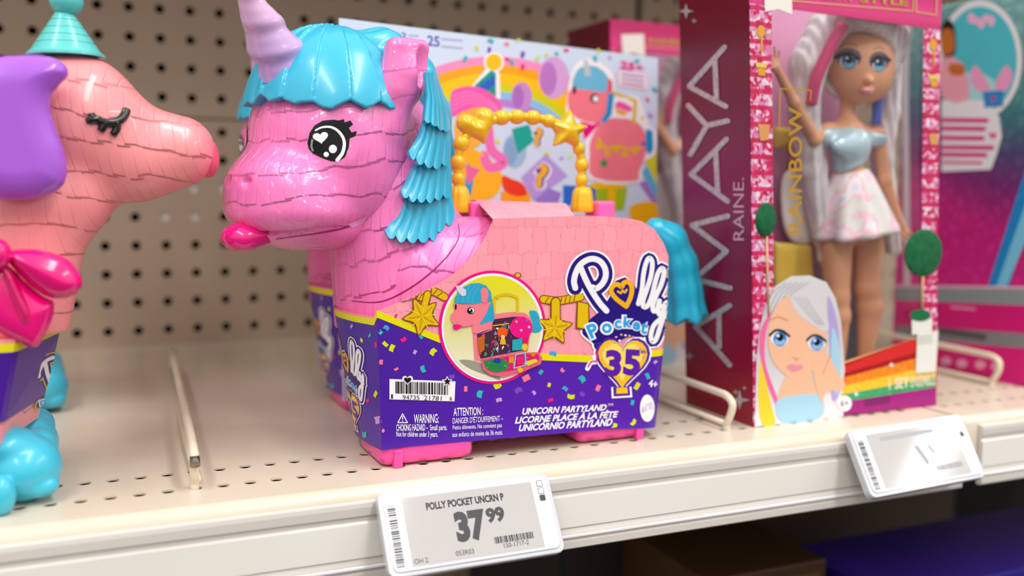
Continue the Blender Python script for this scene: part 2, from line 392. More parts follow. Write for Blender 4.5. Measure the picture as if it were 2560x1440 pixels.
def heart_pts(c, wd, hg, rot=0., n=32):
    out = []; cr, sr = math.cos(rot), math.sin(rot)
    for i in range(n):
        t = 2*math.pi*i/n; x = 16*math.sin(t)**3/32*wd; y = -(13*math.cos(t)-5*math.cos(2*t)-2*math.cos(3*t)-math.cos(4*t)+2.5)/29*hg
        out.append((c[0]+x*cr-y*sr, c[1]+x*sr+y*cr))
    return out
# ------------------------------------------------------------------ setting: pegboard back, shelf, price rail
def perforated(xs, zs, hole, rad, emb, n=12, solid=lambda i, j: False):
    """sheet of cells with a round hole in each; emb(x, z) -> point"""
    mb = MB()
    for i in range(len(xs)-1):
        for j in range(len(zs)-1):
            x0, x1, z0, z1 = xs[i], xs[i+1], zs[j], zs[j+1]; c = hole(i, j)
            if c is None or solid(i, j): mb.add([emb(x0, z0), emb(x1, z0), emb(x1, z1), emb(x0, z1)], [(0, 1, 2, 3)]); continue
            sq = [(x0, z0), (x1, z0), (x1, z1), (x0, z1)]; v = []; k = n//4
            for s in range(4):
                for t in range(k):
                    a, b = sq[s], sq[(s+1) % 4]; v.append((a[0]+(b[0]-a[0])*t/k, a[1]+(b[1]-a[1])*t/k))
            m = len(v); ins = []
            for t in range(m):
                an = math.atan2(v[t][1]-c[1], v[t][0]-c[0]); ins.append((c[0]+rad*math.cos(an), c[1]+rad*math.sin(an)))
            P = [emb(*p) for p in v]+[emb(*p) for p in ins]
            mb.add(P, [(t, (t+1) % m, m+(t+1) % m, m+t) for t in range(m)])
    return mb
def thicken(o, t, off=-1):
    md = o.modifiers.new('thickness', 'SOLIDIFY'); md.thickness = t*S; md.offset = off; return o
PEG = noise_mat('painted_hardboard', '#B9A590', '#C1AE9A', 3., .42, .0)
X0 = 51.81; YB = 462.; G = 25.4
def peg_panel(name, xlo, xhi, zlo, zhi, zref, y=YB, edge=11.):
    c0 = math.ceil((xlo+edge-X0)/G); c1 = math.floor((xhi-edge-X0)/G); r0 = math.ceil((zlo+4-zref)/G); r1 = math.floor((zhi-4-zref)/G)
    xs = [xlo]+[X0+G*(c-.5) for c in range(c0, c1+2)]+[xhi]; zs = [zlo]+[zref+G*(r-.5) for r in range(r0, r1+2)]+[zhi]
    xs = sorted(xs); zs = sorted(zs)
    zs[1] = max(zs[1], zlo+.5); zs[-2] = min(zs[-2], zhi-.5)
    def hole(i, j):
        if i == 0 or j == 0 or i == len(xs)-2 or j == len(zs)-2: return None
        return (X0+G*(c0+i-1), zref+G*(r0+j-1))
    mb = perforated(xs, zs, hole, 4.1, lambda x, z: (x, y, z))
    o = mb.build(name, PEG, None, org=(0, y, 0)); o['kind'] = 'structure'; thicken(o, 5., 1); return o
for nm, a in (('wall_back', (-430, 585, 203., 760, 297.67)), ('wall_back_middle', (-430, 585, -10, 201.2, 115.58)), ('wall_back_lower', (-430, 585, -640, -14, 115.58)),
              ('wall_back_right', (592, 1500, 203., 760, 297.67)), ('wall_back_right_middle', (592, 1500, -10, 201.2, 115.58))):
    peg_panel(nm, *a)
b = MB(); b.box((-440, YB+40, -660), (1520, YB+44, 780)); o = b.build('dark_hole_backing', ink('#0b0806', .9)); o['kind'] = 'structure'  # black sheet behind the board, colour stands in for shade in the holes
# white plugs pushed into a few of the holes
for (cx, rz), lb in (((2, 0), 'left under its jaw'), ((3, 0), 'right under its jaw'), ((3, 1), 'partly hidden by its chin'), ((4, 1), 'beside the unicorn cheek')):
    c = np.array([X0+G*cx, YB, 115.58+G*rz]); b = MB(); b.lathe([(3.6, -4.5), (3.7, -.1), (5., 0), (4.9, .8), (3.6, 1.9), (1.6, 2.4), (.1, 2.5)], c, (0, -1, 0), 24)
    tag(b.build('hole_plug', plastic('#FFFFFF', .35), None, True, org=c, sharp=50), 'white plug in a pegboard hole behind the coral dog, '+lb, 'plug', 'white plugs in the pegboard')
CREAM = noise_mat('cream_enamel', '#DBCEBA', '#E2D6C4', 14., .28, .0)
def shelf(xlo, xhi, x_off):
    root = thing('store_shelf', '', 'shelf', (xlo, 0, 0))
    hx0 = 12.7*math.ceil((xlo+9)/12.7); n = int((xhi-9-hx0)/12.7)
    xs = [xlo]+[hx0-6.35+12.7*i for i in range(n+2)]+[xhi]
    d = perforated(xs, [-9, 9], lambda i, j: None if i in (0, len(xs)-2) else (hx0+12.7*(i-1), 0), 3.1, lambda x, y: (x, y, 0), 16)
    xs2 = [xlo]+[hx0-6.35+2.1+12.7*i for i in range(n+2)]+[xhi]
    d2 = perforated(xs2, [20, 38], lambda i, j: None if i in (0, len(xs2)-2) else (hx0+2.1+12.7*(i-1), 28.9), 3.1, lambda x, y: (x, y, 0), 16)
    d.add(d2.v, d2.f); d.add([(xlo, 9, 0), (xhi, 9, 0), (xhi, 20, 0), (xlo, 20, 0)], [(0, 1, 2, 3)]); d.add([(xlo, 38, 0), (xhi, 38, 0), (xhi, YB-1, 0), (xlo, YB-1, 0)], [(0, 1, 2, 3)])
    d.add([(xlo, -26, 0), (xhi, -26, 0), (xhi, -9, 0), (xlo, -9, 0)], [(0, 1, 2, 3)])
    thicken(d.build('deck', CREAM, root), 1., -1)
    # rolled front edge and the folded flange below the front holes
    lip = MB(); prof = [(-25, 0), (-28.2, -.5), (-30.6, -2.2), (-31.4, -5), (-31.4, -40), (-29.8, -40), (-29.8, -5), (-29, -3), (-27.5, -1.8), (-25, -1.2)]
    m = len(prof); v = [(x, y, z) for x in (xlo, xhi) for y, z in prof]
    lip.add(v, [(i, (i+1) % m, m+(i+1) % m, m+i) for i in range(m)]+[tuple(range(m-1, -1, -1)), tuple(range(m, 2*m))]); lip.build('front_edge', CREAM, root, True, sharp=50)
    fl = MB(); fl.box((xlo, -12, -4.5), (xhi, 13, -3.3)); fl.build('support_channel', ink('#B9AE90', .5), root)
    pan = MB(); pan.box((xlo+2, -28, -34), (xhi-2, YB-20, -33)); pan.build('hole_shade_pan', CREAM, root)  # added unseen pan that blocks light so the rear holes look dark
    return root
RAILW = noise_mat('label_paper', '#E8E4DC', '#EFECE6', 5., .45)
def price_rail(xlo, xhi, root):
    # extruded holder: top clip, sloping paper field, lower groove and bottom bead
    y0 = -31.6
    def ext(prof, name, mat, label=None):
        m = len(prof); b = MB(); v = [(x, y, z) for x in (xlo, xhi) for y, z in prof]
        b.add(v, [(i, (i+1) % m, m+(i+1) % m, m+i) for i in range(m)]+[tuple(range(m-1, -1, -1)), tuple(range(m, 2*m))]); return b.build(name, mat, root, False, label)
    ext([(y0, -5.5), (y0-3.2, -6), (y0-3.6, -8), (y0-3.6, -12), (y0-2.6, -13), (y0-2.6, -15), (y0-3.4, -16), (y0-3.4, -33), (y0-4.6, -36), (y0-4.6, -38), (y0-3.6, -38.6), (y0-3.6, -39.4), (y0-4.8, -40), (y0-4.8, -43.5), (y0-3.5, -44.5), (y0-.3, -44.5), (y0-.3, -6)], 'price_rail', noise_mat('rail_plastic', '#CFC9C3', '#D8D2CC', 4., .22))
    ext([(y0-3.7, -15.8), (y0-4.1, -15.8), (y0-4.2, -32.4), (y0-3.6, -33)], 'paper_strip', RAILW, 'cream paper strip inside the price rail')
    ext([(y0-4.9, -36.2), (y0-5.3, -36.6), (y0-5.3, -37.6), (y0-4.8, -38)], 'groove_bead', plastic('#F4F4F8', .15), 'bright bead along the lower groove')
s1 = shelf(-420, 541, 0); tag(s1, 'long cream metal shelf with two rows of holes along its front edge', 'shelf'); price_rail(-420, 539, s1)
s2 = shelf(544, 1460, 0); tag(s2, 'cream metal shelf bay to the right of the joint, under the mermaid doll box', 'shelf'); price_rail(556, 1460, s2)
# lower shelf, far down in the shade
b = MB(); b.box((-420, -10, -330), (1460, YB-1, -326)); tag(b.build('lower_shelf', CREAM, org=(500, 200, -326)), 'lower shelf in deep shade carrying dark boxes', 'shelf')
b = MB(); b.box((-420, 140, 400), (1460, YB-1, 404)); tag(b.build('unseen_upper_shelf', CREAM, org=(500, 200, 400)), 'unseen upper shelf added above the frame, shading the pegboard', 'shelf')  # added out of view; height and depth set for the shade it casts
# wire dividers
WIRE = noise_mat('cream_wire', '#E2D5BC', '#EADFC9', 30., .3)
def divider(front, dirx, zt, length, lab, low=True, tip=False):
    """bent wire fence: foot in a hole, up, back along the top, and a lower wire"""
    fx, fy = front; root = thing('wire_divider', lab, 'shelf divider', (fx, fy, 0), 'wire dividers on the shelf')
    b = MB(); bx = fx+dirx*length
    top = crv([(fx, fy, -2.), (fx, fy, 3), (fx-.2, fy-3, 8)] + ([(fx-.3, fy-5.5, 13.5)] if not tip else []) + [(fx-.2, fy-5., zt-3), (fx, fy+1.5, zt), (fx+.6*dirx*20, fy+14, zt+.4), (fx+dirx*60, fy+60, zt+.5), (bx, fy+length, zt+.5)], 6)
    b.tube(top, 2.3, 12); b.build('top_wire', WIRE, root, True)
    b = MB(); b.tube([(fx+2., fy+4, 2.4), (fx+dirx*80, fy+80, 2.4), (bx, fy+length, 2.4)], 1.9, 10); b.build('bottom_wire', WIRE, root, True)
    b = MB(); b.tube([(bx, fy+length, 1), (bx, fy+length, zt+.5)], 2.1, 10); b.build('rear_post', WIRE, root, True)
    return root
r1 = divider((75.6, .8), .055, 19, 300, 'cream wire divider with a worn tip between the coral dog toy and the unicorn', tip=True)
b = MB(); b.tube([(75.55, -5.9, 12.5), (75.5, -6.0, 14.4), (75.5, -5.2, 17.2)], [2.34, 2.42, 2.3], 12); b.build('worn_tip', noise_mat('bare_metal', '#4b443c', '#9a9186', 300., .4, metallic=.7), r1, True, 'chipped grey metal at the bend')
divider((383.5, 1.), .04, 20.5, 250, 'cream wire loop divider leaning beside the dark red doll box')
divider((647.5, 37.), .06, 22, 220, 'cream wire loop divider in front of the mermaid doll box')
# ------------------------------------------------------------------ pink unicorn toy in its printed sleeve
UNI = thing('toy_unicorn', 'large pink toy unicorn with blue mane and gold handle in a purple sleeve, in front', 'toy unicorn', (240, 48, 0), 'pink toy unicorns on the shelf')
PINK = '#FF7FC6'
BLUE = plastic('#35B9DC', .28, .25); BLUE2 = plastic('#2FB4D8', .3, .2)
HEADM = pinata(PINK, 15., 5.2, .26, .9, film=True, sss=.0); NECKM = pinata(PINK, 17., 6.5, .3, 1.2, coat=.2)
# head frame: F points out of the face, L to the side facing the aisle
YAWH = math.radians(19.5); HF = np.array([-math.cos(YAWH), -math.sin(YAWH), 0]); HL = np.array([math.sin(YAWH), -math.cos(YAWH), 0])
HO = onY(722, 350, 40.)
def h2w(V): V = np.asarray(V, float); return HO+V[:, :1]*HF+V[:, 1:2]*HL+V[:, 2:3]*np.array([0, 0, 1.])
def w2h(P): d = np.asarray(P, float)-HO; return np.array([d@HF, d@HL, d[2]])
def head_sdf(X, Y, Z):
    skull = ell(X, Y, Z, (-24, 0, 6), (38, 42, 46))
    cheek = smin(ell(X, Y, Z, (-34, 0, -20), (40, 39, 35)), ell(X, Y, Z, (-54, 0, -6), (36, 33, 44)), 10)
    muz = ell(X, Y, Z, (2, 0, -32), (27, 37, 22)); nose = ell(X, Y, Z, (12, 0, -24), (17, 30, 17))
    jaw = ell(X, Y, Z, (-12, 0, -45), (36, 30, 13))
    lip = ell(X, Y, Z, (0, 0, -37), (31, 37.5, 13))
    skull = smin(skull, ell(X, Y, Z, (-14, 0, -2), (30, 41, 36)), 8); d = smin(skull, cheek, 14); d = smin(d, muz, 14); d = smin(d, nose, 12); d = smin(d, lip, 6)
    d = smin(d, jaw, 3)
    # mouth slit under the upper lip, brow dents beside the eyes
    slit = np.maximum(np.abs(Z+47.0+.0045*(X+10)**2*0 - .10*(X-18)*-1)-.9, np.maximum(-(np.sqrt((X+12)**2+Y**2*.9)-33), -(X+34)))
    d = smax(d, -slit, 1.2)
    d = smax(d, -ell(X, np.abs(Y)-51, Z, (2, 0, 2), (14, 12, 16)), 8)
    d = smax(d, -ell(X, np.abs(Y)-9, Z, (29.5, 0, -22), (2.5, 3.2, 2.2)), 2)
    return d
EC = w2h(onY(1008, 182, 18.)); EC[1] = abs(EC[1])
def ear_sdf(X, Y, Z):
    x, y, z = X-EC[0], np.abs(Y)-EC[1], Z-EC[2]
    x2 = x+.12*z; y2 = y-.10*z
    d = rbox(x2, y2, z, (0, 0, 2), (12.5, 6, 15.5), 5.)
    d = smin(d, cap(x2, y2, z, (0, 0, -2), (3, -6, -26), 9, 13), 8)
    return smax(d, -ell(x2, y2, z, (-6.5, 6.5, 4), (3.4, 3.6, 11)), 3)
def head_full(X, Y, Z): return smin(head_sdf(X, Y, Z), ear_sdf(X, Y, Z), 7)
hv, hq = sdf_mesh(head_full, (-94, -52, -64), (44, 52, 62), .9)
hw = h2w(hv)
ang = np.arctan2(hv[:, 1], hv[:, 0]+26); pu_, pv_ = ang*40, hv[:, 2]+.12*hv[:, 0]
ise = (ear_sdf(*hv.T) < head_sdf(*hv.T)-3.5) & (hv[:, 2] > 12); fe = ise[hq].all(1)
def submesh(name, q, mat, lab=None):
    ids = np.unique(q); mp = -np.ones(len(hw), int); mp[ids] = np.arange(len(ids))
    return mk(name, hw[ids], mp[q], mat, UNI, True, label=lab, attrs={'pu': pu_[ids], 'pv': pv_[ids]})
HEAD = submesh('head', hq[~fe], HEADM)
EARM = pinata(PINK, 16., 7., .26, .25, film=True)
for sg in (1, -1): submesh('ear', hq[fe & (hv[hq[:, 0], 1]*sg > 0)], EARM)
PH = P_mesh(hw, hq)
# near eye, printed on the moulding; the far eye is its mirror image
def eye_c(x, y): return (540+x/2, y/2)
e = Print(PH, 7, .15, tf=eye_c)
e.poly([(458, 715), (468, 665), (492, 628), (535, 603), (590, 598), (612, 602), (640, 596), (643, 612), (672, 602), (685, 622), (664, 640), (678, 662), (704, 655), (698, 680), (668, 692), (664, 735), (645, 785), (610, 808), (575, 806), (530, 790), (485, 768), (464, 745)], ink('#0d0c10', .12), 1)
e.stroke([(498, 652), (530, 637), (575, 636), (615, 660), (640, 705), (634, 760), (606, 800)], 16, ink('#FFFFFF', .12), 2, taper=lambda t: .45+.75*t)
e.poly(heart_pts((524, 692), 76, 58, -.15), ink('#FFFFFF', .12), 2); e.disc((584, 745), 20, 21, ink('#FFFFFF', .12), 2); e.disc((551, 772), 13, 13, ink('#FFFFFF', .12), 2)
e.stroke([(482, 700), (478, 730), (484, 752)], 10, ink('#9a9aa2', .12), 2)
e.build('eye', UNI, 'black eye with white heart glint and lashes')
BH = BVHTree.FromPolygons([tuple(map(float, v)) for v in hw], [tuple(map(int, q)) for q in hq]); ev = []; dl = math.radians(21)
for p in e.v:
    a = w2h(p); x_, y_ = a[0]+24, -a[1]; x_, y_ = x_*math.cos(dl)-y_*math.sin(dl), x_*math.sin(dl)+y_*math.cos(dl)
    ev.append(h2w([[x_-24, y_, a[2]]])[0])
lay = {}
for f_, m_ in zip(e.f, e.m):
    for k in f_: lay[k] = m_
ev2 = []
for k, p in enumerate(ev):
    h = BH.find_nearest(Vector(p)); nn_ = np.array(h[1]); nn_ = nn_ if nn_ @ (p-h2w([[-24, 0, 0]])[0]) > 0 else -nn_
    ev2.append(np.array(h[0])+nn_*(.2+.18*lay.get(k, 0)))
mk('eye', ev2, [f[::-1] for f in e.f], e.mats, UNI, True, e.m, 'far eye, just showing at the edge of the face')
# tongue
tv, tq = sdf_mesh(lambda X, Y, Z: smin(ell(X, Y, Z, (22, 0, -48.5), (15, 12, 6.2)), ell(X, Y, Z, (29, 0, -51), (8, 10.5, 6)), 5), (0, -18, -62), (44, 18, -38), .8)
mk('tongue', h2w(tv), tq, plastic('#F00C86', .2, .5), UNI, True, label='hot pink tongue poking out')
mo = Print(PH, 8, .12); mo.stroke([(690, 598), (730, 592), (800, 582), (860, 570), (895, 556), (914, 546)], 4.5, ink('#B8237C', .4), 1, taper=lambda t: .5+.9*t); mo.poly([(868, 560), (918, 540), (912, 556), (880, 570)], ink('#F5A9D8', .2), 1.5); mo.build('mouth_line', UNI, 'dark mouth line with a pale corner')
# bangs
def bang_sdf(X, Y, Z):
    a = np.arctan2(Y, X+30); k = (a+.10*np.sin(a*2.3+1))/.30+.35; fr = k-np.floor(k); side = np.where(Y > 0, fr, 1-fr)
    o = ell(X, Y, Z, (-24, 0, 9), (43.5, 45.5, 51.5))-1.5*side
    i = ell(X, Y, Z, (-24, 0, 7), (30, 33, 38))
    tooth = np.abs(fr-.45)*6.5+1.6*np.sin(a*5+.6)+.8*np.sin(a*13)
    edge = 15.5+tooth*.9+.05*X+.13*np.maximum(-Y, 0)
    d = np.maximum(o*.9, -i); d = smax(d, edge-Z, .8); return smax(d, -37-X+.0*Y, 1.)
bv_, bq_ = sdf_mesh(bang_sdf, (-48, -52, 8), (26, 52, 66), .8)
mk('bangs', h2w(bv_), bq_, BLUE, UNI, True, label='blue fringe of overlapping strands')
# horn: spiral cone leaning out of the fringe
hb = w2h(onY(705, 150, 32)); HB = h2w([hb])[0]; ht = onY(585, -75, 20)
ax = ht-HB; HLN = np.linalg.norm(ax)
b = MB(); prof = [(13.0*(1-t)**.75+1.2, -5+(HLN+5)*t) for t in np.linspace(0, 1, 70)]
def flute(th, hgt): return .07*math.sin(2*math.pi*(hgt/15.5)+th)+.02*math.sin(4*math.pi*(hgt/15.5)+2*th)
b.lathe(prof, HB, ax, 40, flute=flute)
hm, nt, bs = bsdf('pearl_plastic'); tc = N(nt, 'ShaderNodeTexCoord'); sx = N(nt, 'ShaderNodeSeparateXYZ'); nt.links.new(tc.outputs['Object'], sx.inputs[0])
rp = N(nt, 'ShaderNodeValToRGB'); mr = N(nt, 'ShaderNodeMapRange'); nt.links.new(sx.outputs[2], mr.inputs[0]); mr.inputs[1].default_value = .198; mr.inputs[2].default_value = .262; nt.links.new(mr.outputs[0], rp.inputs[0])
rp.color_ramp.elements[0].color = lin('#B79BDC'); rp.color_ramp.elements[1].color = lin('#F2BDD0'); nt.links.new(rp.outputs[0], bs.inputs['Base Color']); bs.inputs['Roughness'].default_value = .22; bs.inputs['Coat Weight'].default_value = .4
bs.inputs['Sheen Weight'].default_value = .2
b.build('horn', hm, UNI, True, 'pearly lilac spiral horn')
# mane: crest over the crown, then tiers of fringe hanging down the neck
def crest_sdf(X, Y, Z):
    P = [(-36, 47), (-58, 49), (-78, 38), (-90, 18), (-96, -6), (-94, -22)]; d = None; tb = None; R = [12, 13, 13, 12, 11, 8]
    for i in range(5):
        c = cap(X, Y*.8, Z, (P[i][0], 0, P[i][1]), (P[i+1][0], 0, P[i+1][1]), R[i], R[i+1]); d = c if d is None else smin(d, c, 5)
    return smax(d-.8*np.abs(np.sin(Y*.42)), -38-X*-1*0-39-X if False else X+36.5, 1.)
cv, cq = sdf_mesh(crest_sdf, (-112, -20, -36), (-30, 20, 68), .9)
MANE = mk('mane', h2w(cv), cq, BLUE, UNI, True, label='blue mane in hanging tiers')
def tier(L, R, bot, y_in, y_out, bulge, ridges, nu=72, nv=14, teeth=9., th=5.):
    """one fringe tier: L / R are pixel polylines of its two edges, bot a pixel polyline of its hem"""
    def along(P, t):
        P = np.asarray(P, float); d = np.r_[0, np.cumsum(np.linalg.norm(np.diff(P, axis=0), axis=1))]; d /= d[-1]; return np.array([np.interp(t, d, P[:, 0]), np.interp(t, d, P[:, 1])])
    fr, bk = [], []
    for j in range(nv):
        t = j/(nv-1)
        for i in range(nu):
            u = i/(nu-1); a, c = along(L, t), along(R, t); p = a+(c-a)*u; hem = along(bot, u); lin_b = along(L, 1)+(along(R, 1)-along(L, 1))*u
            k = u*ridges; fk = abs(math.sin(math.pi*k))**.7; sag = (hem-lin_b)*t+np.array([0, teeth*(fk-.6)])*t**3; p = p+sag
            y = y_in+(y_out-y_in)*u-bulge*math.sin(math.pi*u)-1.7*fk*(.35+.65*t)-3.5*t*t
            fr.append(onY(p[0], p[1], y)); bk.append(fr[-1]+np.array([.6, th+1.7*fk*(.35+.65*t), -.5]))
    n = nu*nv; f = []
    for j in range(nv-1):
        for i in range(nu-1):
            k = j*nu+i; f.append((k, k+nu, k+nu+1, k+1)); f.append((n+k, n+k+1, n+k+nu+1, n+k+nu))
    for i in range(nu-1): f.append((i, i+1, n+i+1, n+i)); k = (nv-1)*nu+i; f.append((k, n+k, n+k+1, k+1))
    for j in range(nv-1): k = j*nu; f.append((k, n+k, n+k+nu, k+nu)); k = j*nu+nu-1; f.append((k, k+nu, n+k+nu, n+k))
    return mk('mane_tier', fr+bk, f, BLUE2, MANE, True, sharp=38)
tier([(1012, 478), (990, 540), (963, 585)], [(1128, 470), (1134, 510), (1138, 548)], [(963, 585), (1000, 600), (1050, 602), (1085, 598), (1105, 572), (1138, 548)], 16, 24, 9, 7, teeth=16)
tier([(1040, 398), (1022, 440), (1003, 484)], [(1126, 395), (1130, 440), (1130, 490)], [(1003, 484), (1030, 500), (1075, 503), (1110, 492), (1130, 490)], 12, 22, 8, 6, teeth=13)
tier([(1062, 292), (1046, 340), (1022, 385)], [(1122, 300), (1128, 360), (1127, 405)], [(1022, 385), (1045, 405), (1085, 420), (1110, 412), (1127, 405)], 9, 20, 7, 5, teeth=13)
tier([(1062, 180), (1066, 240), (1060, 300)], [(1095, 190), (1118, 260), (1127, 325)], [(1060, 300), (1085, 312), (1110, 328), (1127, 325)], 5, 20, 5, 4, teeth=7)
# neck
def neck_sdf(X, Y, Z):
    a = cap(X, Y, Z, (203, 49, 62), (186, 47, 140), 46, 33)
    d = smin(a, ell(X, Y, Z, (212, 48, 100), (34, 42, 30)), 8)
    return smax(d, 66-Z, 2)
nv_, nq_ = sdf_mesh(neck_sdf, (140, -10, 62), (262, 108, 176), 1.2)
an = np.arctan2(nv_[:, 1]-48, nv_[:, 0]-198)
mk('neck', nv_, nq_, NECKM, UNI, True, attrs={'pu': an*44, 'pv': nv_[:, 2]-.35*(nv_[:, 0]-160)})
# body, legs
def body_sdf(X, Y, Z):
    d = rbox(X, Y, Z, (256, 49, 72), (84, 50, 56), 34)
    return d
bv2, bq2 = sdf_mesh(body_sdf, (168, -6, 10), (346, 104, 132), 1.6)
an = np.arctan2(bv2[:, 1]-48, bv2[:, 0]-256)
mk('body', bv2, bq2, NECKM, UNI, True, attrs={'pu': bv2[:, 0]-bv2[:, 1], 'pv': bv2[:, 2]})
PN = P_mesh(np.concatenate([nv_, bv2]), np.concatenate([nq_, bq2+len(nv_)]))
sm = Print(PN, 8, .12); sm.stroke([(1146, 560), (1147, 592), (1128, 628), (1092, 668), (1048, 705), (1000, 735), (960, 752), (925, 756), (880, 752)], 3.6, ink('#9E1568', .5), 1, taper=lambda t: .55+.6*math.sin(math.pi*t)); sm.build('neck_seam', UNI, 'dark seam where the neck turns')
LEGM = plastic('#F0499F', .3, .2)
for x0, x1, y0, y1 in ((166.5, 219, -3, 40), (282, 326, .5, 34), (192, 226, 64, 101), (282, 326, 64, 101)):
    V, Q = sdf_mesh(lambda X, Y, Z: smin(smax(rbox(X, Y, Z, ((x0+x1)/2, (y0+y1)/2, 14), ((x1-x0)/2-.8*0, (y1-y0)/2, 14), 6), 1-Z*1.2+0*X, 1), rbox(X, Y, Z, ((x0+x1)/2, (y0+y1)/2, 26), ((x1-x0)/2-4, (y1-y0)/2-3, 16), 6), 3), (x0-3, y0-3, -2), (x1+3, y1+3, 46), 1.)
    lg = mk('leg', V, Q, LEGM, UNI, True)
    b = MB(); xx = x0+9.5 if x0 < 180 else x0+3. if x0 < 200 else x1-4.; yy = y0-1.8 if y0 < 40 else y1-1.
    b.hexa([(xx-2.6, yy, 0), (xx+2.2, yy, 0), (xx+2.2, yy+5, 0), (xx-2.6, yy+5, 0), (xx-2.3, yy+.2, 9.5), (xx+2.4, yy+.2, 9.5), (xx+2.4, yy+5, 9.5), (xx-2.3, yy+5, 9.5)])
    bevel(b.build('leg_rib', LEGM, lg), .7)
# printed sleeve: columns of a curved wall; plan paths at the foot and at the top
def plan(top):
    if top: P = [(180, 104), (170, 88), (160.5, 68), (154.2, 50), (152.7, 35), (156.3, 15), (164.3, -6.0)]; Q = [(164.3, -6), (333, -2.2), (339, -.4), (343.5, 5), (346, 16), (347.8, 30), (348.5, 49), (347, 74), (340, 96), (325, 103.5), (180, 104)]
    else: P = [(190, 102), (183, 90), (174, 70), (167.4, 50), (165.2, 35), (165.6, 15), (167.4, -3.6)]; Q = [(167.4, -3.6), (327, -1.2), (332, .4), (336, 5.5), (338.5, 15), (340, 30), (340.5, 49), (339, 72), (333, 94), (318, 101.5), (190, 102)]
    def res(pts, n):
        pts = np.asarray(pts, float); d = np.r_[0, np.cumsum(np.linalg.norm(np.diff(pts, axis=0), axis=1))]; t = np.linspace(0, d[-1], n); return np.stack([np.interp(t, d, pts[:, 0]), np.interp(t, d, pts[:, 1])], 1)
    side = np.array([Q[0], Q[1]]); back = np.array(Q[1:-1]); far = np.array(Q[-2:])
    return np.concatenate([res(crv(P, 6), 40)[:-1], res(side, 121)[:-1], res(crv(back, 6), 60)[:-1], res(far, 40)])
PT, PB = plan(True), plan(False); ZT, ZB = 92., 6.
def wall(i, z): t = (z-ZB)/(ZT-ZB); p = PB[i]+(PT[i]-PB[i])*t; return np.array([p[0], p[1], z])
NC = len(PT); ISIDE = 39
gv = [wall(i, z) for z in (-10, 140) for i in range(NC)]; PG0 = P_mesh(gv, [(i, i+1, NC+i+1, NC+i) for i in range(NC-1)])
# upper outline of the sleeve as (x -> z) on the aisle side
top_px = [(940, 779), (951, 773), (1009, 751), (1071, 722), (1115, 698), (1151, 671), (1187, 635), (1215, 590), (1232, 547), (1436, 540), (1500, 541), (1560, 545), (1597, 553), (1628, 572), (1652, 605), (1668, 640), (1678, 690)]
tp = []
for p in top_px:
    h = PG0(*p)
    if h: tp.append((h[0][0], h[0][2]))
tp = np.array(tp)
def ztop(i):
    if i < ISIDE: return float(np.interp(i, [0, 11, 19], [68, 72, 79.2]))
    x = PT[i][0]
    if i <= ISIDE+240 and PT[i][1] < 50: return float(np.interp(x, tp[:, 0], tp[:, 1])) if x <= tp[-1, 0] else max(60., float(tp[-1, 1])-(x-tp[-1, 0])*9)
    return float(np.interp(x, [164, 200, 232, 315, 335, 348], [79, 95, 128, 128, 118, 85]))
def zbot(i):
    if i < ISIDE: return float(np.interp(i, [0, ISIDE], [6, 10.2]))
    return float(np.interp(PT[i][0], [164, 180, 300, 345], [10.2, 10.6, 8.5, 5.5]))
yel_px = [(940, 786), (1098, 850), (1210, 888), (1360, 893), (1500, 899), (1580, 897), (1640, 884), (1664, 870)]
yp_ = []
for p in yel_px:
    h = PG0(*p)
    if h: yp_.append((h[0][0], h[0][2]))
yp_ = np.array(yp_)
def zyel(i):
    if i < ISIDE: return float(np.interp(i, [0, 11, 19], [65, 69, 76.3]))
    return float(np.interp(PT[i][0], yp_[:, 0], yp_[:, 1]))
def band(zlo, zhi, off, rows, name, mat, parent, label=None, i0=0, i1=NC, thick=0, attrs=False):
    v, f, pu, pv = [], [], [], []
    for i in range(i0, i1):
        t = wall(min(i+1, NC-1), 50)-wall(max(i-1, 0), 50); n = np.array([t[1], -t[0], 0]); n /= np.linalg.norm(n)
        a, c = zlo(i), zhi(i)
        for k in range(rows+1): z = a+(c-a)*k/rows; v.append(wall(i, z)+n*off); pu.append(PT[i][0] if i >= ISIDE else 164-abs(PT[i][1])); pv.append(z)
    R = rows+1
    for i in range(i1-i0-1):
        for k in range(rows): q = i*R+k; f.append((q, q+R, q+R+1, q+1))
    return mk(name, v, f, mat, parent, True, None, label, attrs={'pu': pu, 'pv': pv} if attrs else None, sharp=50), v, f
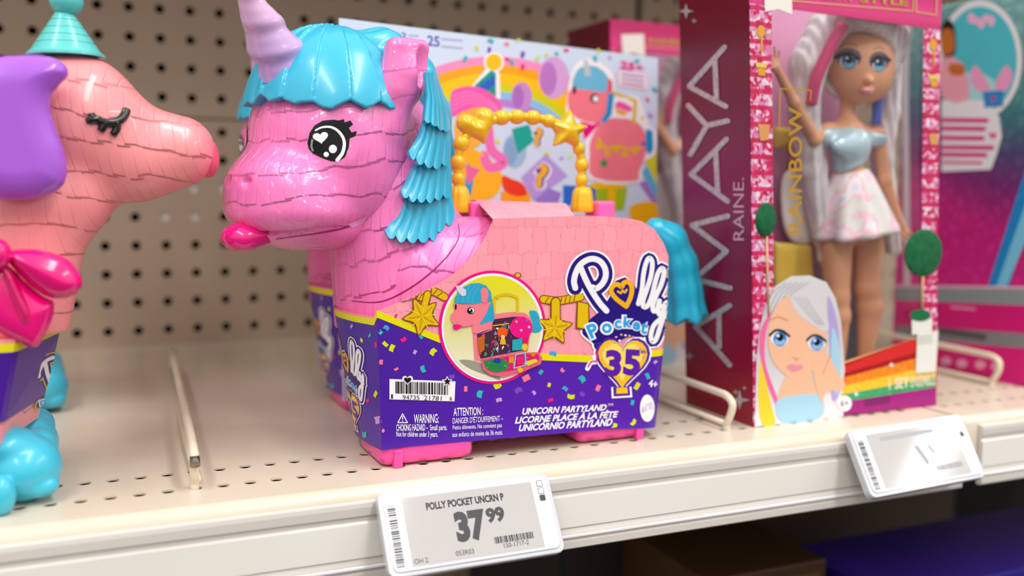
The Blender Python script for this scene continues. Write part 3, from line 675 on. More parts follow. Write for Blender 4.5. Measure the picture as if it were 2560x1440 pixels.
# coral printed paper fringe on the card: thin darker printed lines
def fringe_print(h1, h2):
    m, nt, bs = bsdf('printed_fringe'); L = nt.links.new
    au = N(nt, 'ShaderNodeAttribute', attribute_name='pu'); av = N(nt, 'ShaderNodeAttribute', attribute_name='pv'); cx = N(nt, 'ShaderNodeCombineXYZ'); L(au.outputs['Fac'], cx.inputs[0]); L(av.outputs['Fac'], cx.inputs[1])
    n2 = N(nt, 'ShaderNodeTexNoise'); n2.noise_dimensions = '2D'; n2.inputs['Scale'].default_value = .25; L(cx.outputs[0], n2.inputs['Vector'])
    mx = N(nt, 'ShaderNodeVectorMath', operation='MULTIPLY_ADD'); L(n2.outputs['Color'], mx.inputs[0]); mx.inputs[1].default_value = (3.5, 5., 0); L(cx.outputs[0], mx.inputs[2])
    br = N(nt, 'ShaderNodeTexBrick'); L(mx.outputs[0], br.inputs['Vector']); br.inputs['Scale'].default_value = 1; br.inputs['Brick Width'].default_value = 8.5; br.inputs['Row Height'].default_value = 14.; br.inputs['Mortar Size'].default_value = .16; br.inputs['Mortar Smooth'].default_value = .6
    br.inputs['Color1'].default_value = lin(h1); br.inputs['Color2'].default_value = lin('#FFA6B4'); br.inputs['Mortar'].default_value = lin(h2); br.offset = .37
    L(br.outputs['Color'], bs.inputs['Base Color']); bs.inputs['Roughness'].default_value = .26; bs.inputs['Specular IOR Level'].default_value = .45; return m
CORAL = fringe_print('#FF9CAC', '#EF7890')
SLEEVE, sv, sf = band(zbot, ztop, 0, 14, 'sleeve', CORAL, UNI, 'printed card sleeve, purple with confetti below and coral fringe above', attrs=True)
PUR = grad_mat('print_purple', [(0, '#47189E'), (.5, '#5618B0'), (1, '#5217AA')], 0, -80, 110, .3)
band(zbot, lambda i: zyel(i), .12, 6, 'purple_print', PUR, SLEEVE, 'purple printed lower band')
band(lambda i: zyel(i)-1.6, lambda i: zyel(i)+(1.9 if i < ISIDE else 2.2), .25, 1, 'yellow_stripe', ink('#E9E000', .3), SLEEVE, 'yellow printed stripe')
PG = P_mesh(sv, sf)
# strap of the sleeve folded over the back, under the handle
a0, a1 = onY(1232, 547, -3.4), onY(1436, 540, -2.8); c0, c1 = onY(1190, 500, 45), onY(1415, 509, 45); far = 106.
b = MB(); g = [a0, a1, c1, c0]; m0 = (c0+np.array([0, 6, 0])); m1 = c1+np.array([0, 6, 0]); d0, d1 = np.array([a0[0], far-2, a0[2]-1]), np.array([a1[0], far-2, a1[2]-1])
v = [a0+np.array([0, -.1, 0]), a1+np.array([0, -.1, 0]), c1, c0, m1, m0, d1, d0]; b.add(v, [(0, 1, 2, 3), (3, 2, 4, 5), (5, 4, 6, 7)])
mk('sleeve_strap', b.v, b.f, CORAL, UNI, False, attrs={'pu': [p[0] for p in b.v], 'pv': [p[1]*1.0 for p in b.v]}).modifiers.new('t', 'SOLIDIFY').thickness = .5*S
# confetti
CONF = ['#D9E01A', '#2FB8BE', '#FF7C93', '#F0187F', '#C99AE0', '#7D45C4', '#3BA7E0']
pr = Print(PG, 14, .14)
cl = [(963, 860, 0), (990, 790, 3), (950, 830, 1), (1008, 848, 3), (980, 870, 0), (1037, 880, 4), (1052, 842, 1), (1083, 880, 0), (1058, 922, 1), (990, 922, 2), (1129, 941, 5), (1164, 972, 2), (1200, 985, 1), (1243, 963, 0), (1315, 945, 2), (1352, 930, 1), (1406, 925, 2), (1382, 885, 6), (1454, 948, 1), (1372, 962, 0), (1296, 977, 5), (1334, 982, 4), (1412, 972, 6), (1427, 990, 0), (1376, 1000, 3), (1495, 970, 2), (1247, 1000, 4), (1455, 985, 5), (1291, 1097, 1), (1352, 1093, 2), (1536, 1065, 0), (1582, 1055, 0), (1592, 965, 0), (1580, 1006, 1), (1618, 940, 1), (1638, 905, 4), (1250, 1118, 0), (965, 820, 6), (1175, 925, 6), (1112, 862, 2), (920, 1000, 3), (953, 905, 2), (905, 850, 0), (925, 838, 1), (880, 815, 4), (940, 862, 3), (912, 1085, 1), (945, 1050, 4), (940, 985, 0), (955, 1075, 2), (890, 1050, 6), (1622, 1085, 1)]
rnd = random.Random(3)
for x, y, c in cl:
    a = rnd.uniform(0, 3.1); s = rnd.uniform(5, 9.5); q = rnd.uniform(.5, .8); cu = rnd.uniform(-.35, .35)
    pts = [(-s, -s*q), (0, -s*q+s*cu), (s, -s*q), (s, s*q), (0, s*q+s*cu), (-s, s*q)]
    pr.poly([(x+(px*math.cos(a)-py*math.sin(a))*(.55 if x < 945 else 1), y+px*math.sin(a)+py*math.cos(a)) for px, py in pts], CONF[c], 2)
pr.build('confetti', SLEEVE, 'printed confetti')
# bar code and warning texts
W = ink('#F7F5FA', .3); K = ink('#121015', .3)
pr = Print(PG, 60, .14)
pr.poly([(973, 947), (1138, 953), (1135.5, 1003), (973, 998)], W, 3)
pr.bars((988, 953), (1122, 957), (1122, 987), (988, 983), 30, K, 4, 7)
pr.poly([(1006, 984), (1047, 985), (1047, 1000), (1006, 998)], W, 4.5); pr.poly([(1058, 985), (1104, 986.5), (1103, 1002), (1058, 1000)], W, 4.5)
pr.text('1', (977, 985), (981, 985), (981, 996), (977, 996), K, 5); pr.text('94735', (1006, 987), (1047, 988), (1047, 999), (1006, 998), K, 5); pr.text('21781', (1059, 988), (1103, 990), (1102, 1001), (1059, 1000), K, 5); pr.text('6', (1123, 990), (1129, 990), (1129, 1001), (1123, 1000), K, 5)
pr.poly(heart_pts((1018, 951), 27, 24), W, 4); pr.poly(heart_pts((1018, 951), 18, 16), K, 5); pr.poly(star_pts((1117, 953), 14, 7), W, 4); pr.poly(star_pts((1117, 953), 10, 4.5), K, 5)
pr.build('barcode', SLEEVE, 'white bar code label with heart and star')
pr = Print(PG, 14, .14)
pr.stroke([(1006, 1034), (1018, 1056), (994, 1056), (1006, 1034)], 2.4, W, 3, curve=0); pr.stroke([(1006, 1041), (1006, 1048)], 2.2, W, 3, curve=0); pr.disc((1006, 1052), 1.4, 1.4, W, 3)
pr.text('WARNING:', (1034, 1035), (1096, 1034), (1096, 1057), (1034, 1058), W, 3, .01)
pr.text('CHOKING HAZARD –', (990, 1060), (1069, 1060), (1069, 1076), (990, 1077), W, 3, .012); pr.text('Small parts.', (1074, 1061), (1117, 1061), (1117, 1079), (1074, 1080), W, 3, .006)
pr.text('Not for children under 3 years.', (990, 1078), (1094, 1078), (1094, 1096), (990, 1095), W, 3, .006)
pr.text('ATTENTION :', (1133, 1019), (1207, 1017), (1207, 1037), (1133, 1040), W, 3, .01)
pr.text("DANGER D'ÉTOUFFEMENT –", (1131, 1041), (1257, 1035), (1257, 1052), (1131, 1059), W, 3)
pr.text('Petits éléments. Ne convient pas', (1131, 1063), (1254, 1057), (1254, 1071), (1131, 1077), W, 3); pr.text('aux enfants de moins de 36 mois.', (1130, 1080), (1256, 1074), (1256, 1086), (1130, 1092), W, 3)
pr.text('UNICORN PARTYLAND', (1305, 1020), (1517, 1010), (1514, 1026), (1305, 1037), W, 3, .035, .25); pr.text('TM', (1519, 1009), (1532, 1008), (1531, 1014), (1518, 1015), W, 3)
pr.text('LICORNE PLACE À LA FÊTE', (1287, 1038), (1546, 1023), (1544, 1043), (1286, 1059), W, 3, .035, .25)
pr.text('UNICORNIO PARTYLAND', (1297, 1061), (1531, 1045), (1529, 1064), (1296, 1078), W, 3, .035, .25)
pr.stroke([(1358, 1056), (1363, 1052)], 3, W, 3, 0)
pr.text('4+', (1622, 948), (1644, 952), (1640, 970), (1620, 966), W, 3, .03)
pr.disc((1617, 1020), 18, 34, W, 3); pr.text('MATTEL', (1603, 1016), (1630, 1002), (1632, 1020), (1604, 1034), ink('#D7CDE8'), 4, .02)
pr.build('printed_text', SLEEVE, 'white warning and title lettering')
# garland printed on the coral part
GOLD = ink('#E8BE00', .28); GDK = ink('#8A4A0C', .3); GLT = ink('#F4D72A', .28)
pr = Print(PG, 20, .14)
def rope(path):
    p = crv(path, 8)
    pr.stroke(path, 22, GDK, 2, 6); pr.stroke(path, 17, GOLD, 3, 6)
    for i in range(2, len(p)-2, 3): d = p[i+1]-p[i-1]; d /= np.linalg.norm(d); pr.stroke([p[i]+np.array([-d[1], d[0]])*7-d*3, p[i]-np.array([-d[1], d[0]])*7+d*3], 2, GDK, 4, 0)
rope([(1006, 744), (1035, 738), (1055, 742), (1080, 728), (1110, 742)]); rope([(1358, 748), (1390, 752), (1420, 748), (1450, 742)])
def pstar(c, r, r2, rot):
    pr.poly(crv(star_pts(c, r+4, r2+4, 5, rot), 3, True), GDK, 4); pr.poly(crv(star_pts(c, r, r2, 5, rot), 3, True), GOLD, 5)
    for k in range(10): a = rot+math.pi*k/5; pr.stroke([(c[0]+5*math.sin(a), c[1]-5*math.cos(a)), (c[0]+r*.7*math.sin(a), c[1]-r*.7*math.cos(a))], 2.2, GLT if k % 2 else ink('#C99400', .28), 6, 0)
pr.stroke([(1068, 735), (1062, 762)], 20, GDK, 3, 0); pr.stroke([(1068, 735), (1060, 765)], 15, GOLD, 4, 0); pstar((1054, 790), 47, 24, -.45)
pr.stroke([(1388, 755), (1388, 795)], 26, GDK, 3, 0); pr.stroke([(1388, 755), (1388, 795)], 20, GOLD, 4, 0); pstar((1386, 818), 43, 22, .1)
pr.poly([(1441, 752), (1472, 758), (1474, 818), (1458, 826), (1438, 822)], GDK, 3); pr.poly([(1444, 755), (1469, 760), (1470, 815), (1458, 821), (1442, 818)], GOLD, 4)
pr.poly([(1668, 680), (1672, 682), (1670, 715), (1662, 722)], GOLD, 3); pr.disc((1294, 688), 9, 7, GDK, 2); pr.disc((1294, 688), 6, 5, GOLD, 3)
pr.poly([(1000, 742), (1018, 734), (1032, 742), (1015, 752), (1002, 752)], ink('#E09A10', .3), 4)
pr.build('garland_print', SLEEVE, 'printed gold garland with stars')
# round picture of the opened toy
MG = ink('#EE0A86', .3)
pr = Print(PG, 22, .14)
pr.disc((1230, 818), 134, 142, MG, 3, 64); pr.disc((1230, 818), 127, 135, W, 4, 64)
gm = grad_mat('print_yellow_fade', [(0, '#F1EFE2'), (.45, '#E6DFA0'), (.75, '#E8DF28'), (1, '#ECE200')], 2, 38, 108, .3)
pr.disc((1230, 818), 121, 129, gm, 5, 64)
T = lambda x, y: (1080+x/4.5, 660+y/4.5)
pr.tf = T
pr.ml = 90
CP = ink('#F7808F', .3); CPd = ink('#E8607A', .3); HB_ = ink('#2AA6CF', .3)
pr.poly([(300, 1080), (480, 1090), (700, 1180), (760, 1300), (620, 1250), (430, 1180)], ink('#9d9a8a', .3), 5.5, 3)      # printed soft ground shape
pr.poly([(445, 700), (660, 690), (700, 560), (900, 535), (1040, 548), (1105, 600), (1112, 680), (1070, 980), (540, 1090), (470, 1080)], CP, 6)
pr.poly([(500, 800), (670, 740), (680, 620), (900, 590), (1030, 590), (1085, 640), (1085, 700), (1050, 960), (540, 1060), (520, 1000)], ink('#4A2440', .3), 7)
pr.poly([(500, 800), (660, 720), (668, 700), (500, 780)], ink('#5A1AA0', .3), 7.5)
cols = ['#D86A10', '#3A64C8', '#E81C78', '#E8C020', '#2FA060', '#B84AC0', '#58C0D8', '#F0F0F0', '#A02050', '#8C8CA8', '#F080B0']
rn = random.Random(11)
for k in range(70):
    x, y = rn.uniform(520, 900), rn.uniform(650, 1020)
    if y < 800-.5*(x-500) or y > 1060-.15*(x-540): continue
    pr.poly([(x+rn.uniform(-26, 26), y+rn.uniform(-26, 26)) for _ in range(3)]+[(x+rn.uniform(-8, 8), y+30)], cols[k % 11], 8+.02*k)
pr.poly([(500, 830), (580, 790), (580, 960), (520, 1010)], ink('#C8641A', .3), 9.5)
pr.stroke([(680, 690), (850, 665)], 12, ink('#E8B818', .3), 9.6, 0)
pr.disc((990, 710), 128, 122, MG, 10, 40); pr.poly([(1000, 800), (1090, 760), (1060, 900), (1010, 900)], ink('#D81070', .3), 9.9)
for q, c in (((935, 645), '#E8C020'), ((1055, 628), '#3A84D8'), ((1078, 705), '#D8E8F0'), ((990, 740), '#F4C8E8')): pr.poly(star_pts(q, 20, 9), c, 11)
pr.disc((780, 765), 58, 60, ink('#F05A18', .3), 10.2, 24); pr.disc((785, 820), 22, 26, ink('#F2C9A0', .3), 10.4, 14); pr.poly([(760, 840), (810, 840), (820, 900), (750, 900)], ink('#E8B818', .3), 10.3)
pr.poly([(890, 850), (1000, 830), (1010, 960), (890, 970)], ink('#28A8B8', .3), 10.3); pr.disc((1030, 930), 32, 40, ink('#ECC818', .3), 10.5, 20)
pr.poly([(540, 1060), (700, 1040), (1040, 990), (1180, 985), (1228, 1050), (1210, 1120), (1000, 1210), (800, 1265), (640, 1245), (560, 1180)], CPd, 11)
pr.poly([(560, 1080), (720, 1050), (1060, 1005), (1180, 1010), (1195, 1060), (1150, 1110), (880, 1190), (700, 1215), (600, 1180)], ink('#D81878', .3), 12)
pr.poly([(565, 1085), (780, 1050), (850, 1110), (820, 1190), (700, 1212), (600, 1175)], ink('#1F8A44', .3), 12.3); pr.poly([(1040, 1090), (1150, 1060), (1180, 1090), (1060, 1140)], ink('#E8D828', .3), 12.3)
for k in range(34):
    x, y = rn.uniform(600, 1150), rn.uniform(1040, 1170); pr.poly([(x+rn.uniform(-26, 26), y+rn.uniform(-24, 20)) for _ in range(4)], cols[(k*3+1) % 11], 12.6+.02*k)
pr.disc((715, 1080), 42, 30, ink('#1C3FA8', .3), 13.6, 20); pr.stroke([(905, 1165), (925, 1010), (1030, 990), (1040, 1130), (905, 1165)], 10, ink('#A8D8E8', .3), 13.8, 0); pr.poly([(935, 1050), (1010, 1030), (1015, 1110), (940, 1130)], ink('#E81C78', .3), 13.7)
pr.disc((1120, 1010), 26, 26, ink('#F07818', .3), 13.8, 16); pr.disc((975, 1185), 32, 30, ink('#E8B818', .3), 13.8, 16); pr.poly([(850, 1040), (905, 1030), (905, 1100), (850, 1110)], ink('#E89018', .3), 13.6)
pr.poly([(1085, 540), (1120, 520), (1170, 535), (1200, 600), (1210, 680), (1232, 710), (1215, 750), (1160, 772), (1110, 750), (1120, 660)], HB_, 6, 3)
for k in range(22):
    t = k/21; a = math.pi*(1-t); cx_, cy_ = 825+130*math.cos(a)*min(1, 1.0), 400-60*math.sin(a)
    if k < 5: cx_, cy_ = 690, 540-40*k*.9
    elif k > 16: cx_, cy_ = 955, 540-40*(21-k)*.9
    else: u = (k-5)/11; cx_, cy_ = 705+240*u, 372-34*math.sin(math.pi*u)
    pr.disc((cx_, cy_), 17, 19, GOLD, 7, 12)
pr.poly(heart_pts((728, 375), 52, 46), GOLD, 8)
pr.poly([(575, 690), (680, 650), (690, 560), (668, 420), (640, 560), (560, 640)], HB_, 7.2, 3)
pr.poly([(235, 440), (330, 450), (500, 440), (600, 400), (640, 470), (620, 580), (560, 650), (430, 690), (300, 710), (215, 650), (205, 570), (245, 520)], CP, 8.2, 3); pr.poly([(440, 690), (620, 600), (668, 640), (660, 720), (500, 780), (450, 770)], CP, 8)
pr.poly([(600, 560), (660, 420), (672, 620), (640, 640), (560, 670), (530, 665)], HB_, 8.6, 2)
pr.poly([(242, 430), (250, 370), (320, 270), (430, 215), (520, 210), (600, 240), (650, 310), (668, 420), (600, 420), (540, 430), (460, 450), (380, 445), (300, 440)], HB_, 9)
for x in (330, 390, 450, 500): pr.stroke([(x-60, 435), (x-40, 340), (x+30, 230)], 5, ink('#58C4E4', .3), 9.3)
pr.poly([(535, 290), (560, 262), (612, 275), (625, 340), (600, 440), (545, 420)], CP, 9.5); pr.poly([(252, 242), (300, 238), (372, 290), (370, 350), (325, 358), (290, 320)], ink('#DAD6E2', .3), 10)
pr.disc((425, 520), 40, 38, K, 9.5, 22); pr.disc((432, 518), 29, 28, W, 9.8, 20); pr.disc((424, 522), 22, 22, K, 10, 18); pr.disc((414, 514), 9, 9, W, 10.2, 10); pr.disc((257, 478), 10, 34, K, 9.5, 16)
pr.poly([(225, 690), (260, 672), (330, 690), (310, 715), (270, 735), (235, 730)], MG, 9.6, 2); pr.stroke([(300, 705), (400, 695), (455, 670)], 5, CPd, 9.6)
pr.build('picture_badge', SLEEVE, 'round yellow picture of the opened toy with a magenta rim')
# the logo: strokes in its own drawing units (origin at its top left), reused on the front panel and on the other toys
NAVY = '#22067E'; SKY = ink('#2AA4E8', .3); YEL = ink('#F6B40A', .3)
LP = [[(195, 410), (184, 345), (212, 250), (262, 190), (335, 160), (405, 180), (448, 240), (455, 310), (425, 375), (375, 415), (345, 405)], [(240, 235), (290, 350), (345, 450), (405, 540), (462, 605)]]
LL = [[(735, 545), (765, 430), (778, 300), (800, 200), (828, 152), (855, 195), (842, 310), (808, 420), (775, 520), (782, 572), (815, 560), (850, 480), (880, 360), (905, 280), (938, 240), (955, 280), (930, 380), (885, 480), (858, 560), (868, 610), (900, 590), (922, 560)], [(915, 520), (902, 590), (918, 640), (945, 610), (968, 530), (958, 620), (925, 730), (890, 840), (858, 872), (842, 820), (868, 730), (930, 670), (960, 640)]]
HE = [(632, 568), (548, 505), (502, 440), (520, 392), (560, 380), (592, 400), (612, 365), (655, 362), (680, 410), (668, 490), (632, 568)]
LET = [('P', (345, 775), 150, -.42), ('o', (465, 755), 92, -.2), ('c', (560, 722), 90, -.08), ('k', (645, 700), 120, .05), ('e', (718, 735), 88, .15), ('t', (785, 752), 125, .25)]
def logo(pr, ol='#F3F0FA', base=3, ml=24):
    pr.ml = ml; O = ink(ol, .3); Nv = ink(NAVY, .28)
    for wd, m, l in ((150, O, base), (118, Nv, base+.5)):
        e = (wd-118)/2
        for s in LP: pr.stroke(s, wd, m, l, 3)
        for s in LL: pr.stroke(s, wd-28, m, l, 3)
        pr.poly([(520-e, 440), (540, 350-e), (620, 318-e), (680, 360), (760, 470), (880, 640), (960+e, 700), (880+e, 900+e), (820, 830), (640, 830), (500, 900), (380, 905+e), (300, 840), (258-e, 790), (270-e, 730), (330, 670), (420, 600)], m, l+.02)
        pr.stroke([(300, 785), (390, 860), (400, 900)], 90+2*e, m, l, 3)
        pr.poly(heart_pts((600, 1075), 470+2*e, 480+2*e, .02), m if m is O else ink('#5A16A8', .3), l+.1); pr.poly([(520-e, 1260), (660+e, 1255), (668+e, 1330+e), (525-e, 1340+e)], m if m is O else ink('#5A16A8', .3), l+.1)
    pr.stroke([(300, 1100), (330, 1050), (380, 1040), (360, 1000)], 40, O, base+.3, 4); pr.stroke([(306, 1085), (335, 1040), (375, 1035), (385, 960), (420, 930)], 14, ink('#E81C9A', .3), base+.9, 4)
    for s in LP+LL: pr.stroke(s, 50 if s in LP else 40, W, base+1.2, 4)
    pr.stroke(HE, 40, YEL, base+1.2, 4); pr.stroke([(560, 440), (585, 455), (600, 430), (618, 450), (635, 425)], 18, YEL, base+1.3, 4)
    for ch, c, hg, rot in LET:
        if ch != 'o': pr.letter(ch, c, hg, rot, W, base+1.6, .13)
    pr.disc((465, 755), 60, 58, W, base+1.6, 24); pr.ring((465, 755), 42, 42, 23, SKY, base+2., 28)
    for ch, c, hg, rot in LET:
        if ch != 'o': pr.letter(ch, c, hg*.82, rot, SKY, base+2., .035)
    pr.poly(heart_pts((600, 1070), 420, 430, .02), ink('#F8C21C', .3), base+1.4); pr.poly(heart_pts((600, 1050), 350, 330, .02), ink('#FBDD6A', .3), base+1.5); pr.poly([(548, 1265), (640, 1262), (645, 1312), (545, 1316)], ink('#F8C21C', .3), base+1.45)
    rn = random.Random(5)
    for k in range(40): a = rn.uniform(0, 6.28); x, y = 600+180*math.cos(a), 1000+130*math.sin(a); pr.disc((x, y), 7, 5, CONF[k % 7], base+1.6, 6)
    pr.letter('3', (520, 1055), 230, .05, ink('#5A18A8', .3), base+2, .05, 1.05); pr.letter('5', (680, 1048), 225, .05, ink('#5A18A8', .3), base+2, .05, 1.05); pr.text('th', (752, 940), (800, 940), (798, 970), (750, 970), ink('#5A18A8', .3), base+2, .03)
    for k, (x, y) in enumerate([(545, 830), (590, 810), (625, 815), (660, 820), (690, 830), (575, 860), (650, 870)]): pr.disc((x, y), 11, 8, ['#FBB8D8', '#F8C21C', '#FFFFFF', '#F8C21C', '#FF88AA', '#FFFFFF', '#7FD8F0'][k], base+1.3, 8)
    return pr
pr = Print(PG, 60, .14, tf=lambda x, y: (1380+x/3.428, 600+y/3.428)); logo(pr, '#FFFFFF'); pr.build('logo', SLEEVE, 'navy and white brand lettering over a yellow 35th balloon')
# same logo on the front panel, drawn in millimetres on the curved card
def PF(x, z):
    bvf = PFB; h = bvf.ray_cast(Vector((60., x, z)), Vector((1, 0, 0)))
    return None if h[0] is None else (np.array(h[0]), -np.array(h[1]) if h[1][0] > 0 else np.array(h[1]))
PFB = BVHTree.FromPolygons([tuple(map(float, v)) for v in sv], [tuple(map(int, q)) for q in sf])
pr = Print(PF, 60, .14, tf=lambda x, y: (35-(x-590)*.064, 66-(y-100)*.0432)); logo(pr, '#FFFFFF'); pr.build('front_logo', SLEEVE, 'same lettering on the narrow front panel')
# gold handle
HANDLE_C = 45.
GP = plastic('#EABE14', .22, .3)
g = [(c[0]/2.5715+820, c[1]/2.5715) for c in ((835, 1150), (835, 1045), (858, 922), (1115, 757), (1215, 752), (1318, 757), (1420, 778), (1612, 955), (1630, 1062), (1630, 1158))]
HND = MB(); path = crv([onY(p[0], p[1], HANDLE_C) for p in [(1146, 500)]+g[:3]+[(1190, 318)]+g[3:7]+[(1420, 325)]+g[7:]+[(1455, 500)]], 5); HND.tube(path, 2.6, 10)
HANDLE = HND.build('handle', GP, UNI, True, 'gold carrying handle of beads')
rr = [46, 52, 56, 54, 53, 53, 48, 46, 50, 47]
for i, (p, r) in enumerate(zip(g, rr)):
    c = onY(p[0], p[1], HANDLE_C); nx = onY(*g[i+1], HANDLE_C) if i < 9 else onY(1455, 470, HANDLE_C); pv = onY(*g[i-1], HANDLE_C) if i else onY(1146, 470, HANDLE_C)
    R = r/2.5715*.2075; ax_ = nx-pv
    if i in (2, 3): ax_ = np.array([.5, 0, .8]) if i == 2 else np.array([1, 0, .05])
    if i in (6, 7): ax_ = np.array([1, 0, -.15]) if i == 6 else np.array([.2, 0, -1])
    b = MB(); b.lathe([(R*math.sin(a)**.7+.05, -R*1.02*math.cos(a)) for a in np.linspace(.03, math.pi-.03, 14)], c, ax_, 24); b.build('bead', GP, HANDLE, True)
for px_ in (1146, 1455):
    tx = 1146 if px_ == 1146 else 1456
    c = onY(tx, 508, HANDLE_C); b = MB(); b.lathe([(4.2, 9.5), (5.6, 7), (6., 4), (6.6, -1), (7., -4.5), (6.6, -5.2), (3, -5.3)], c, (0, 0, 1), 40, flute=lambda th, h: .05*math.sin(10*th)); b.build('tassel', GP, HANDLE, True)
sc = .2075
puff('heart', [(p[0], p[1]) for p in heart_pts((1195, 320), 96, 92, -.35, 24)], HANDLE_C, 6.5, 7.5, GP, HANDLE, .8, curve=False)
puff('star', star_pts((1418, 327), 54, 29, 5, .1), HANDLE_C, 6.5, 8, GP, HANDLE, .8, curve=False)
PK = plastic('#F66BB8', .25, .3)
for x0, x1 in ((1478, 1522), (1165, 1196)):
    p0, p1 = onY(x0, 536, 45), onY(x1, 503, 45); b = MB(); b.box((p0[0], 36, p0[2]-4), (p1[0], 54, p1[2])); bevel(b.build('handle_mount', PK, UNI), 1.6, 3)
# tail
TP = [(1640, 575), (1672, 600), (1696, 660), (1706, 720), (1715, 790)]
pc = [onY(x, y, 48) for x, y in TP]; rad = [7.5, 10, 10.5, 10.5, 13.]
def tail_sdf(X, Y, Z):
    d = None
    for i in range(4):
        c = cap(X, Y*1.0, Z, pc[i], pc[i+1], rad[i], rad[i+1]); d = c if d is None else smin(d, c, 6)
    a = np.arctan2(Y-48, X-np.interp(Z, [p[2] for p in pc[::-1]], [p[0] for p in pc[::-1]])); t = np.clip((pc[0][2]-Z)/(pc[0][2]-pc[4][2]), 0, 1.2)
    d = d-(1.5*np.abs(np.sin(a*3.5+.9*t))-.7)*(.2+t)*1.3
    zb = pc[4][2]-1.5+.18*(X-pc[4][0])*1+2.2*np.sin(a*5)
    return smax(d, zb-Z, 1.)
tv, tq = sdf_mesh(tail_sdf, (338, 26, 40), (412, 70, 136), .9); mk('tail', tv, tq, plastic('#1FB9DC', .3, .2), UNI, True, label='blue hanging tail')
# printed back card of the pack
CA, CB = onY(848, 45, 110.), onY(1645, 145, 138.); CN = np.array([CB[1]-CA[1], -(CB[0]-CA[0]), 0]); CN /= np.linalg.norm(CN)
PC = P_plane(CA, CN); bl_, br_ = PC(840, 900)[0], PC(1645, 500)[0]
b = MB(); zb = 12.; a1 = np.array([CA[0], CA[1], CA[2]]); b1 = np.array([CB[0], CB[1], CB[2]]); a2 = np.array([CA[0]-.0, CA[1], zb]); b2 = np.array([br_[0], br_[1], zb])
off = -CN*1.2; b.hexa([a2, b2, b2+off, a2+off, a1, b1, b1+off, a1+off])
CARD = b.build('back_card', grad_mat('print_pale_blue', [(0, '#E4D8F0'), (.4, '#CFE0F4'), (1, '#D2E2F6')], 2, 20, 240, .35), UNI, label='pale blue printed back card with party pictures')
pr = Print(PC, 70, .08); V = lambda x, y: (820+x/2.5715, y/2.5715); pr.tf = V
PU = ink('#5B4BB0', .35); PUl = ink('#B9B4DA', .35); pk = ink('#FB8FC0', .35)
pr.text('1', (325, 195), (345, 195), (345, 235), (325, 235), PU, 1, .02); pr.text('2', (470, 207), (505, 212), (505, 252), (470, 248), PU, 1, .02); pr.text('25', (638, 226), (718, 234), (718, 302), (638, 294), PU, 1, .02)
for x0, x1, y in ((360, 455, 208), (522, 578, 228), (732, 862, 250), (522, 620, 268), (732, 862, 298)): pr.stroke([(x0, y), (x1, y+(x1-x0)*.09)], 13, PUl, 1, 0)
def arc(c, r0, r1, a0, a1, m, l): 
    n = 24; A = [(c[0]+r1*math.cos(a0+(a1-a0)*i/n), c[1]-r1*.78*math.sin(a0+(a1-a0)*i/n)) for i in range(n+1)]; B = [(c[0]+r0*math.cos(a0+(a1-a0)*i/n), c[1]-r0*.78*math.sin(a0+(a1-a0)*i/n)) for i in range(n+1)]
    pr.poly(A+B[::-1], m, l)
cc = (1060, 1010)
for k, (c, a, bb) in enumerate((('#FB93C6', 760, 830), ('#FBA91A', 690, 762), ('#FBC80C', 600, 692), ('#D6D81A', 540, 602), ('#8FC8EC', 480, 542), ('#BE86D8', 420, 482))): arc(cc, a, bb, .62, 2.45, ink(c, .35), 1+.1*k)
for x, y, rx, ry, m in ((1450, 500, 98, 135, '#D9A8DE'), (1245, 620, 66, 92, '#C98FD4'), (1200, 970, 75, 110, '#9CC0DC')): pr.disc((x, y), rx, ry, ink(m, .35), 2, 30); pr.disc((x-rx*.35, y+5), rx*.55, ry*.8, ink({'#D9A8DE': '#C07CC8', '#C98FD4': '#B070C4', '#9CC0DC': '#86ACD0'}[m], .35), 2.1, 24)
# party hat and a swirl of pink streamers on a yellow parcel (plain stand-ins for the pack's cartoon figure)
pr.poly([(920, 560), (1015, 440), (1062, 400), (1100, 470), (1110, 640), (1010, 600)], W, 2.4); pr.poly([(938, 552), (1050, 450), (1078, 470), (1078, 625), (1000, 590)], ink('#1A9A8C', .35), 2.6); pr.poly([(960, 560), (1070, 480), (1078, 540), (1010, 590)], ink('#2A62C8', .35), 2.8)
pr.disc((1065, 400), 66, 66, W, 2.4, 24); pr.disc((1065, 400), 52, 54, ink('#F8C40C', .35), 3, 20)
pr.poly([(790, 600), (860, 560), (960, 560), (1060, 610), (1120, 700), (1080, 720), (960, 690), (860, 720), (800, 740)], ink('#F45AB0', .35), 3, 4)
for k in range(4): pr.stroke([(800, 620+30*k), (900, 590+24*k), (1010, 630+20*k), (1090, 690+8*k)], 9, ink('#F884C6', .35), 3.2)
pr.poly([(830, 740), (960, 690), (1010, 720), (1000, 900), (900, 960), (820, 900)], ink('#F6B23C', .35), 2.9, 4); pr.stroke([(1030, 820), (1050, 960), (1130, 1040), (1040, 1080), (1000, 1000)], 60, ink('#F070B8', .35), 2.7)
pr.poly([(860, 960), (1000, 990), (1120, 1130), (1060, 1270), (880, 1280), (850, 1150)], ink('#F8B61E', .35), 2.8, 4); pr.poly([(880, 1060), (980, 1090), (900, 1190)], ink('#E86AA0', .35), 3.2); pr.poly([(900, 1040), (940, 1120), (920, 1250), (870, 1250)], ink('#2A9ACC', .35), 3.1)
